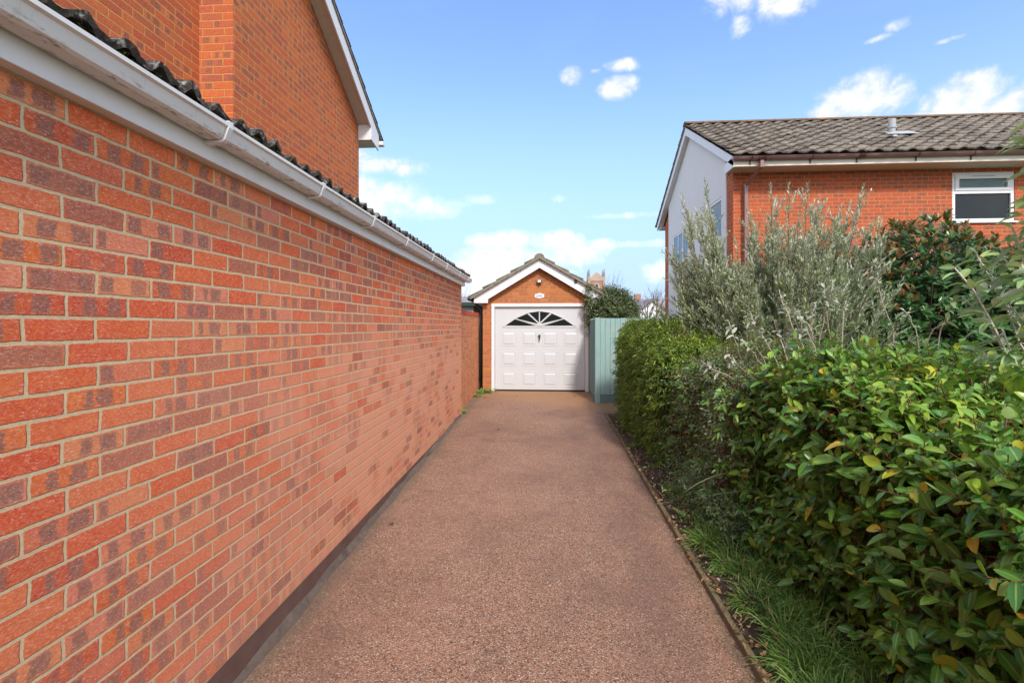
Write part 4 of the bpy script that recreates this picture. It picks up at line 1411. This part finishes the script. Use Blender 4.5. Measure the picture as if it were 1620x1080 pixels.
clump('weed', 'bright green weed tuft in the corner by the garage door', -1.33, 11.0, 170, .10, .028, M_GRASS, group='weeds along the wall foot', spread=.09)
clump('weed', 'small weed at the foot of the boundary wall beside the corner tuft', -1.47, 10.45, 60, .07, .02, M_GRASS, group='weeds along the wall foot', spread=.05)
clump('weed', 'little weed at the outbuilding corner', -1.48, 8.7, 50, .07, .02, M_GRASS, group='weeds along the wall foot', spread=.035)
for i, (x, y, nm) in enumerate(((-.72, 7.45, 'dark fallen leaf lying in the middle of the drive'), (-1.28, 10.3, 'curled fallen leaf near the garage left corner'), (.62, 10.55, 'fallen leaf before the right end of the garage door'), (-1.30, 4.05, 'dark fallen leaf lying by the wall plinth'), (-.62, 10.5, 'fallen leaf before the left half of the garage door'))):
    p = np.array([[x, y, gz(y) + .006]] * 3)
    o = leaves('fallen_leaf', p, np.array([[1, .4, .3], [.3, 1, .5], [-.7, .6, .2]]), np.array([[0, 0, 1.0]] * 3), .035, .025, M_STEMB, None, 'mid', .5, .2, rnd=np.array([.1, .2, .3]))
    tag(o, nm, 'leaf', 'fallen leaves on the drive')

N = 2200
y = rng.uniform(1.2, 8.6, N)
x = 1.03 + rng.random(N) ** 1.5 * .60
p = np.stack([x, y, gz(0) + .0263 * y + .045 + rng.random(N) * .02], 1)
o = leaves('leaf_litter', p, rng.normal(0, 1, (N, 3)) * (1, 1, .25), np.array([[0, 0, 1.0]]) + rng.normal(0, .4, (N, 3)), rng.uniform(.012, .045, N), rng.uniform(.008, .026, N), M_LITTER, None, 'mid', .5, .1)
tag(o, 'scatter of brown dead leaves on the bare soil strip', 'leaf litter', kind='stuff')

# grass along the bed, thickest near the camera
gp_, gd_, gl_ = [], [], []
centres = [(1.20 + rs.random() * .32, rs.uniform(2.0, 4.0)) for _ in range(75)] + [(1.17 + rs.random() * .15, rs.uniform(4.0, 5.3)) for _ in range(9)] + [(1.35 + rs.random() * .3, rs.uniform(.8, 2.2)) for _ in range(40)] + [(1.25, 5.6), (1.28, 5.9), (1.2, 6.5)]
for cx_, cy_ in centres:
    n = rs.randint(90, 170) if cy_ < 4 else rs.randint(50, 90)
    a = rng.random(n) * 6.28
    rr = rng.random(n) * .085
    gp_.append(np.stack([cx_ + np.cos(a) * rr, cy_ + np.sin(a) * rr, np.full(n, gz(cy_) + .02)], 1))
    gd_.append(np.stack([np.cos(a) * .6, np.sin(a) * .6, 0.55 + rng.random(n) * .9], 1) + rng.normal(0, .12, (n, 3)) + (rs.uniform(-.5, .15), rs.uniform(-.5, .3), 0))
    gl_.append(rng.uniform(.08, .30, n) * rs.uniform(.5, 1.0) * (1 if cy_ < 4 else .75))
gp_, gd_, gl_ = np.concatenate(gp_), np.concatenate(gd_), np.concatenate(gl_)
o = leaves('grass', gp_, gd_, np.array([[0, 0, 1.0]]) + rng.normal(0, .3, gp_.shape), gl_, .0052, M_GRASS, None, 'hi', .5, rng.uniform(.25, .75, len(gp_)))
tag(o, 'tufted green grass growing between edging board and hedge', 'grass', kind='stuff')

# ------------------------------------------------------------------ near laurel hedge
t = thing('laurel_hedge', 'broad leaved evergreen hedge with red stems nearest the camera on the right', 'hedge', (2.3, 2, .08))


def lt(p):
    return 0.10 * np.sin(p[:, 1] * 2.1 + .5) + .06 * np.sin(p[:, 0] * 3 + p[:, 1] * 4.7)


p, nn = hedge_points(6400, 1.60, 3.3, -1.2, 4.15, .12, 1.36, .28, .12, .10, 1.3, lt)
k = 7
dr = nn * .8 + (0, 0, .45) + rng.normal(0, .45, p.shape)
ln = rng.uniform(.10, .26, len(p))
P_, D_, N_, L_, W_2, I_ = shoots(p, dr, ln, k, .090, .044, 1.1, .05, .05, .65)
up_ = np.clip(nn[I_, 2], 0, 1)
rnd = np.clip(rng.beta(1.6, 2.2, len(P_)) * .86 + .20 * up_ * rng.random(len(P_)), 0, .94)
yl_ = rng.random(len(P_)) > .962
rnd[yl_] = rng.uniform(.945, .985, yl_.sum())
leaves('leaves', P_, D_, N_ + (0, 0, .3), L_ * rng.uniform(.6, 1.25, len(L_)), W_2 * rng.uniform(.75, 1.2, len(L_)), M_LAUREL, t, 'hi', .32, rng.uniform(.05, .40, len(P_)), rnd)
stA, stB = p - nrm(dr) * .15, p + nrm(dr) * ln[:, None]
# woody framework inside
q, _n = hedge_points(420, 1.75, 3.2, -1, 4.0, .4, 1.5, .2, .1, .1, 1.3)
base = q * (1, 1, 0) + (0.3, 0, .05) + rng.normal(0, .1, q.shape) * (1, 1, 0)
stems('branches', base, q, .011, .004, M_STEMB, t, 5, .08)
# top rosettes of long drooping leaves on upright red shoots
n = 150
sx, sy_ = rng.uniform(1.7, 3.3, n), rng.uniform(1.6, 4.2, n)
st = np.stack([sx, sy_, 1.27 + .08 * np.sin(sy_ * 2.1 + .5) + rng.uniform(-.05, .06, n)], 1)
dr = rng.normal(0, .16, (n, 3)) + (0, 0, 1)
ln = rng.uniform(.14, .28, n)
P_, D_, N_, L_, W_2, I_ = shoots(st, dr, ln, 12, .125, .036, 1.3, .05, .25, .25)
leaves('shoot_leaves', P_, D_, N_, L_, W_2, M_LAUREL, t, 'hi', .45, rng.uniform(.45, .9, len(P_)), np.clip(rng.normal(.72, .12, len(P_)), 0, .95))
rr_ = np.concatenate([np.full(len(stA), .0028), np.full(len(st), .0045)])
stems('stems', np.concatenate([stA, st - nrm(dr) * .1]), np.concatenate([stB, st + nrm(dr) * ln[:, None]]), rr_, rr_ * .6, M_STEMR, t, 4, .03)

# ------------------------------------------------------------------ mid shrub with small dark leaves
t = thing('small_leaved_shrub', 'dark small-leaved twiggy shrub between the laurel hedge and the pale clipped hedge', 'shrub', (1.9, 5, .13))
p, nn = hedge_points(6200, 1.43, 2.9, 3.75, 6.3, .12, 1.42, .3, .12, .13, 4.1, lambda p: .10 * np.sin(p[:, 1] * 3.1))
dr = nn * .7 + (0, 0, .4) + rng.normal(0, .6, p.shape)
ln = rng.uniform(.08, .22, len(p))
P_, D_, N_, L_, W_2, I_ = shoots(p, dr, ln, 9, .034, .016, 1.1, 0, .1, .5)
leaves('leaves', P_, D_, N_ + (0, 0, .3), L_, W_2, M_SMALL, t, 'lo', .3, .25)
stems('stems', p - nrm(dr) * .1, p + nrm(dr) * ln[:, None], .0022, .001, M_STEMR, t, 3, .05)
q, _n = hedge_points(300, 1.55, 2.8, 3.8, 6.2, .3, 1.35, .2, .1, .1, 4.1)
stems('branches', q * (1, 1, 0) + (0.3, 0, .08), q, .009, .003, M_STEMB, t, 4, .08)
# broader leaves mixed in
sel = rng.choice(len(p), 750, replace=False)
P_, D_, N_, L_, W_2, I_ = shoots(p[sel] + nn[sel] * .05, nn[sel] + rng.normal(0, .5, (750, 3)), np.full(750, .12), 5, .066, .028, 1.1)
leaves('broad_leaves', P_, D_, N_ + (0, 0, .3), L_, W_2, M_LAUREL, t, 'mid', .3, .35, np.clip(rng.beta(1.5, 3, len(P_)) * .85, 0, 1))

# low creeping clump at its foot
t = thing('creeping_herb', 'low small-leaved green clump at the foot of the dark shrub by the grass', 'plant', (1.45, 4.2, .12))
n = 1500
p = np.stack([1.46 + rng.normal(0, .10, n), rng.uniform(3.7, 5.0, n), gz(4.3) + .03 + rng.random(n) * .30], 1)
dr = rng.normal(0, .6, (n, 3)) + (-.3, 0, .5)
P_, D_, N_, L_, W_2, I_ = shoots(p, dr, np.full(n, .08), 7, .024, .014, 1.1)
leaves('leaves', P_, D_, N_, L_, W_2, M_SMALL, t, 'lo', .3, .2, np.clip(rng.normal(.6, .2, len(P_)), 0, .95))

# ------------------------------------------------------------------ far hedge, narrow yellow-green leaves
t = thing('clipped_hedge', 'clipped yellow-green narrow-leaved hedge at the far end beside the teal fence', 'hedge', (1.8, 7.4, .2))
p, nn = hedge_points(11500, 1.30, 2.7, 5.7, 8.75, .2, 1.76, .34, .10, .07, 7.7, lambda p: .04 * np.sin(p[:, 1] * 4) - .25 * np.clip((6.6 - p[:, 1]), 0, 1))
dr = nn * .7 + (0, 0, .25) + rng.normal(0, .5, p.shape)
ln = rng.uniform(.08, .2, len(p))
P_, D_, N_, L_, W_2, I_ = shoots(p, dr, ln, 10, .072, .0165, .85, -.08, .1, .5)
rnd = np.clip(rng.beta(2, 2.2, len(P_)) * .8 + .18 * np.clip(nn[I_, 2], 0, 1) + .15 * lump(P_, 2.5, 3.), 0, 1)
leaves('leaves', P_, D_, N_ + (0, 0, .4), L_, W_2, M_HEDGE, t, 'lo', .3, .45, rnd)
stems('stems', p - nrm(dr) * .12, p + nrm(dr) * ln[:, None], .002, .001, M_STEMB, t, 3, .05)
q, _n = hedge_points(260, 1.45, 2.6, 5.8, 8.6, .4, 1.75, .2, .1, .1, 7.7)
stems('branches', q * (1, 1, 0) + (0.2, 0, .15), q, .009, .003, M_STEMB, t, 4, .06)

# ------------------------------------------------------------------ olive
t = thing('olive_tree', 'bushy silver-grey olive tree in front of the white gable and brick wall', 'tree', (3.05, 6.7, .2))
OY = 6.65
tips_ = [(P(u, v, OY).x, P(u, v, OY).z) for u, v in ((1100, 292), (1118, 325), (1082, 345), (1130, 318), (1066, 395), (1092, 400), (1140, 350), (1158, 385), (1178, 395), (1150, 410), (1168, 425), (1185, 410), (1064, 450), (1060, 500),
         (1212, 298), (1198, 330), (1234, 312), (1226, 345), (1256, 306), (1246, 350), (1284, 322), (1300, 310), (1318, 330), (1338, 304), (1346, 318), (1362, 358), (1352, 385), (1380, 400), (1392, 442), (1388, 490), (1404, 530), (1270, 370), (1320, 380))]
nd0 = len(tips_)
tips3 = [(x + rng.normal(0, .05) * k_, OY + rng.normal(0, .25), z - .2 - rng.uniform(0, .3) * k_) for x, z in tips_ for k_ in (0, 1)]
for i in range(340):
    x = rng.uniform(1.75, 4.12)
    zm = np.interp(x, sorted(q[0] for q in tips_), [q[1] for q in sorted(tips_)])
    yf = rng.uniform(-1, .9)
    tips3.append((x, OY + .95 * yf * np.clip(1.25 - abs(x - 3.05) / 1.9, .3, 1), 1.15 + (zm - .32 - 1.15) * rng.uniform(.02, 1.0) * (1 - .25 * abs(yf))))
SA, SD, SL, LB0, LB1, LBr = [], [], [], [], [], []
for (x, y, z) in tips3:
    tip = np.array([x, y, z])
    b0 = np.array([3.05 + rng.normal(0, .10), 6.7 + rng.normal(0, .08), .45])
    cpt = b0 * .45 + tip * .55
    cpt[:2] = b0[:2] + (tip[:2] - b0[:2]) * rng.uniform(.55, .85)
    cpt[2] = b0[2] + (tip[2] - b0[2]) * rng.uniform(.35, .55)
    ts = np.linspace(0, 1, 11)
    pts = (1 - ts)[:, None] ** 2 * b0 + 2 * (ts * (1 - ts))[:, None] * cpt + ts[:, None] ** 2 * tip
    for q in range(10):
        LB0.append(pts[q]); LB1.append(pts[q + 1]); LBr.append(.015 * (1 - .085 * q))
    tot = np.linalg.norm(np.diff(pts, axis=0), axis=1).sum()
    ns = int(9 + tot * 8)
    for q in range(ns):
        f = rng.uniform(.40, 1) if q else 1.0
        a = pts[min(9, int(f * 10))]
        c_ = pts[min(10, int(f * 10) + 1)]
        fr = f * 10 - int(f * 10) if f < 1 else 1
        base = a + (c_ - a) * fr
        tg = (c_ - a) / np.linalg.norm(c_ - a)
        rd = rng.normal(0, 1, 3)
        dd = tg + rd / np.linalg.norm(rd) * rng.uniform(.25, .85) * (0 if not q else 1) + np.array([0, 0, .15])
        SA.append(base); SD.append(dd); SL.append(rng.uniform(.12, .34) if q else .22)
SA, SD, SL = np.array(SA), np.array(SD), np.array(SL)
P_, D_, N_, L_, W_2, I_ = shoots(SA, SD, SL, 15, .072, .0200, .62, .05, .05, .35)
rnd = np.clip(.14 + .52 * rng.random(len(P_)) + .45 * np.clip((P_[:, 2] - 1.8) / 1.6, 0, 1) * rng.random(len(P_)) + .18 * lump(P_, 2.2, 1.1), 0, .97)  # leaves paler toward the crown top: its highlights are painted into leaf colour
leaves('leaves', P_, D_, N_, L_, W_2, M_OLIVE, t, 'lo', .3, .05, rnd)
a_, b_2 = np.concatenate([SA, np.array(LB0)]), np.concatenate([SA + nrm(SD) * SL[:, None], np.array(LB1)])
stems('branches', a_, b_2, np.concatenate([np.full(len(SA), .0028), np.array(LBr)]), np.concatenate([np.full(len(SA), .001), np.array(LBr) * .9]), M_STEMB, t, 4, .01)
b = MB()
for i in range(5):
    a = i * 1.3
    b.tube([(3.05 + .12 * math.cos(a), 6.7 + .12 * math.sin(a), .1), (3.05 + .10 * math.cos(a), 6.7 + .1 * math.sin(a), .4), (3.05 + (i - 2) * .1, 6.7 + .1 * math.sin(a), .8)], [.06, .045, .02], 7)
b.build('trunk', M_BARKG, t, smooth=True)

# ------------------------------------------------------------------ dark magnolia-like shrub
t = thing('magnolia_shrub', 'dark glossy evergreen shrub with bronze-brown top leaves below the house window', 'shrub', (5.6, 7.3, .2))
MX = np.array([3.9, 4.4, 4.75, 5.1, 5.35, 5.65, 6.0, 6.4, 7.0, 7.6])
MZ = np.array([2.2, 2.75, 3.10, 3.45, 3.35, 3.05, 3.05, 2.95, 2.9, 2.6])
n = 4300
x = rng.uniform(3.9, 7.5, n)
yf = rng.uniform(-1, 1, n)
zt_ = np.interp(x, MX, MZ) - .5 * yf * yf
zz = .35 + (zt_ - .5) * rng.random(n) ** .7
st = np.stack([x, 7.3 + yf * .95, zz], 1)
ctr = np.array([5.6, 7.3, 1.2])
dr = nrm((st - ctr) * (.5, 1, .6)) + (0, -.25, .55) + rng.normal(0, .3, (n, 3))
ln = rng.uniform(.08, .2, n)
P_, D_, N_, L_, W_2, I_ = shoots(st, dr, ln, 9, .145, .052, 1.05, 0, .45, .3)
topness = (st[I_, 2] - (zt_[I_] - .42)) + .12 * rng.normal(0, 1, len(I_))
br_ = (topness > .10) & (rng.random(len(I_)) < .75)
leaves('leaves', P_[~br_], D_[~br_], N_[~br_], L_[~br_], W_2[~br_], M_MAGN, t, 'mid', .3, .2)
leaves('bronze_leaves', P_[br_], D_[br_] + (0, 0, .35), N_[br_], L_[br_] * .85, W_2[br_] * .9, M_BRONZE, t, 'mid', .35, .1)
base = np.stack([5.6 + (x - 5.6) * .4, np.full(n, 7.3), np.full(n, .3)], 1)[:500]
stems('branches', base, st[:500], .014, .005, M_STEMB, t, 4, .05)

# ------------------------------------------------------------------ round evergreen behind the fence
t = thing('evergreen_bush', 'rounded dark evergreen bush leaning over the fence at the garage corner', 'bush', (1.6, 11.0, .3))
n = 2300
th = rng.random(n) * 6.28
ct = rng.uniform(-.5, 1, n)
stn = np.sqrt(1 - np.clip(ct, -1, 1) ** 2)
nn = np.stack([np.cos(th) * stn, np.sin(th) * stn, ct], 1)
r_ = (1 - rng.exponential(.09, n)) * (1 + .09 * lump(nn * 2.2, 1.5, 2.2))
st = np.array([1.50, 11.3, 1.95]) + nn * (.53, .6, .62) * r_[:, None]
dr = nn + (0, 0, .4) + rng.normal(0, .4, (n, 3))
ln = rng.uniform(.08, .2, n)
P_, D_, N_, L_, W_2, I_ = shoots(st, dr, ln, 9, .062, .027, 1.1)
leaves('leaves', P_, D_, N_ + (0, 0, .3), L_, W_2, M_BUSH, t, 'lo', .3, .2)
# spray hanging round the garage corner
n2 = 120
st2 = np.stack([rng.normal(.98, .05, n2), rng.normal(10.98, .05, n2), rng.uniform(1.95, 2.75, n2)], 1)
P_, D_, N_, L_, W_2, I_ = shoots(st2, rng.normal(0, .5, (n2, 3)) + (-.2, 0, .2), np.full(n2, .12), 7, .055, .024, 1.1)
leaves('side_leaves', P_, D_, N_, L_, W_2, M_BUSH, t, 'lo', .3, .3)
base = np.array([[1.55, 11.1, .3]]) + rng.normal(0, .05, (200, 3))
stems('branches', base, st[:200], .016, .004, M_STEMB, t, 4, .05)

# ------------------------------------------------------------------ buddleias


def bud_plant(name, label, base, tips, rad, kL, L, Wd, m, every=.10, tuft=8, side=True, group=None, bare=.35, mstem=M_STEMP, seed=1):
    r = random.Random(seed)
    base = Vector(base)
    t = thing(name, label, 'shrub', base, group)
    sm = MB()
    lp, ldr = [], []
    for tp in tips:
        tp = Vector(tp)
        b0 = base + Vector((r.uniform(-.12, .12), r.uniform(-.1, .1), 0))
        n_ = 9
        pts = []
        bow = Vector((r.uniform(-.08, .08), r.uniform(-.05, .05), r.uniform(.0, .12)))
        for i in range(n_ + 1):
            f = i / n_
            q = b0.lerp(tp, f) + bow * math.sin(PI * f) + Vector((r.gauss(0, .008), r.gauss(0, .008), r.gauss(0, .006)))
            pts.append(q)
        sm.tube(pts, [rad * (1 - .5 * i / n_) for i in range(n_ + 1)], 6)
        tot = (tp - b0).length
        d = (pts[-1] - pts[-3]).normalized()
        # tuft at the tip
        for j in range(tuft):
            lp.append(pts[-1] - d * (j * .035 * L / .1))
            a = j * 2.4 + r.random()
            o1 = d.orthogonal().normalized()
            o2 = d.cross(o1)
            ldr.append(d * r.uniform(.3, .9) + (o1 * math.cos(a) + o2 * math.sin(a)) * .9)
        # nodes with spurs down the stem
        nn_ = int(tot / every)
        for j in range(1, nn_):
            f = j / nn_
            if f < .12:
                continue
            q = pts[min(n_, int(f * n_))].lerp(pts[min(n_, int(f * n_) + 1)], f * n_ - int(f * n_))
            for sg in (1, -1):
                a = (j % 2) * 1.57 + r.gauss(0, .3)
                o1 = d.orthogonal().normalized()
                o2 = d.cross(o1)
                od = (o1 * math.cos(a) + o2 * math.sin(a)) * sg + d * .45
                ls = r.uniform(.015, .05) * (L / .1) ** .5
                if r.random() < .75:
                    sm.tube([q, q + od * ls], [rad * .4, rad * .22], 4)
                if side and f > bare and r.random() < .75:
                    for _k in range(3):
                        lp.append(q + od * ls)
                        ldr.append(od + Vector((r.gauss(0, .35), r.gauss(0, .35), r.gauss(0, .35))))
    sm.build('stems', mstem, t, smooth=True)
    lp, ldr = np.array([tuple(q) for q in lp]), np.array([tuple(q) for q in ldr])
    n_ = len(lp)
    leaves('leaves', lp, ldr, np.array([[0, 0, 1.0]]) + rng.normal(0, .35, (n_, 3)), L * np.exp(rng.normal(0, .22, n_)), Wd * np.exp(rng.normal(0, .15, n_)), m, t, 'hi', .3, rng.uniform(.1, .6, n_))
    return t


tips = [P(1512, 422, 3.1), P(1572, 436, 3.2), P(1540, 395, 3.3), P(1602, 352, 3.0), P(1622, 300, 2.9), P(1590, 410, 3.0), P(1640, 200, 2.8), P(1632, 190, 2.9), P(1600, 480, 3.0), P(1555, 560, 3.0), P(1528, 470, 3.2), P(1585, 520, 2.9), P(1615, 420, 2.7), P(1645, 380, 2.8), P(1660, 330, 3.1), P(1680, 260, 3.0)]
bud_plant('buddleia', 'large grey-green leaved buddleia with thick pale stems leaning in at the right edge', (3.05, 2.75, .6), tips, .010, 6, .105, .042, M_BUDD, .085, 9, True, None, .72, M_STEMW, 3)
g_ = 'thin bare-stemmed shrubs above the hedge'
tips = [P(1510, 475, 3.6), P(1455, 535, 3.7), P(1500, 505, 3.7)]
bud_plant('bare_stem_shrub', 'few crooked pale twigs in front of the dark magnolia shrub', (2.75, 3.75, 1.3), tips, .006, 4, .06, .024, M_BUDD, .05, 5, False, g_, .6, M_STEMP, 5)
tips = [P(1384, 432, 4.2), P(1432, 492, 4.1)]
bud_plant('bare_stem_shrub', 'pair of upright pale twigs with tiny leaf tufts left of the magnolia shrub', (2.95, 4.25, 1.2), tips, .006, 4, .05, .018, M_PALELEAF, .05, 6, False, g_, .7, M_STEMP, 6)
tips = [P(1232, 462, 4.1), P(1243, 480, 4.1), P(1258, 490, 4.15), P(1268, 505, 4.0), P(1222, 500, 4.2), P(1250, 520, 4.1), P(1280, 512, 4.2)]
bud_plant('bare_stem_shrub', 'tight cluster of tan stems with silvery leaf tips before the olive', (2.08, 4.1, 1.1), tips, .007, 4, .062, .024, M_PALELEAF, .07, 8, True, g_, .6, M_STEMP, 7)
tips = [P(1320, 448, 4.2), P(1302, 455, 4.2), P(1340, 470, 4.3), P(1290, 480, 4.25)]
bud_plant('bare_stem_shrub', 'tall pale stems with grey-pink leaf tips right of the tan stem cluster', (2.45, 4.3, 1.1), tips, .006, 4, .062, .022, M_PALELEAF, .07, 7, True, g_, .75, M_STEMP, 8)
tips = [P(1152, 508, 4.1), P(1188, 495, 4.1), P(1200, 520, 4.15), P(1110, 572, 4.0), P(1150, 560, 4.0), P(1172, 540, 4.05)]
bud_plant('bare_stem_shrub', 'spreading thin stems with silver leaf tufts leftmost above the dark shrub', (1.95, 4.15, 1.0), tips, .006, 4, .058, .022, M_PALELEAF, .07, 8, True, g_, .8, M_STEMP, 9)

# long arching strap leaves low in the shrub
t = thing('strap_leaf_plant', 'arching pale strap leaves reaching out low over the soil from the shrub', 'plant', (1.75, 4.0, .35))
b = MB()
for (p0, p1, p2, w_) in (((1.78, 3.75, .60), (1.42, 3.85, .80), (1.10, 4.05, .42), .012), ((1.78, 3.7, .52), (1.5, 3.8, .58), (1.28, 3.9, .46), .009), ((1.9, 3.4, .55), (1.6, 3.5, .53), (1.5, 3.5, .50), .010)):
    p0, p1, p2 = Vector(p0), Vector(p1), Vector(p2)
    prev = None
    for i in range(15):
        f = i / 14
        q = p0 * (1 - f) ** 2 + p1 * 2 * f * (1 - f) + p2 * f * f
        ww = w_ * (1 - f ** 3) + .001
        b.v += [(q.x, q.y - ww, q.z + ww * .3), (q.x, q.y, q.z - ww * .2), (q.x, q.y + ww, q.z + ww * .3)]
        k = len(b.v)
        if i:
            b.f += [(k - 6, k - 5, k - 2, k - 3), (k - 5, k - 4, k - 1, k - 2)]
b.build('strap_leaf', plain('strap_leaf_green', (0.30, 0.36, 0.13), .5, .2, 12), t, smooth=True)
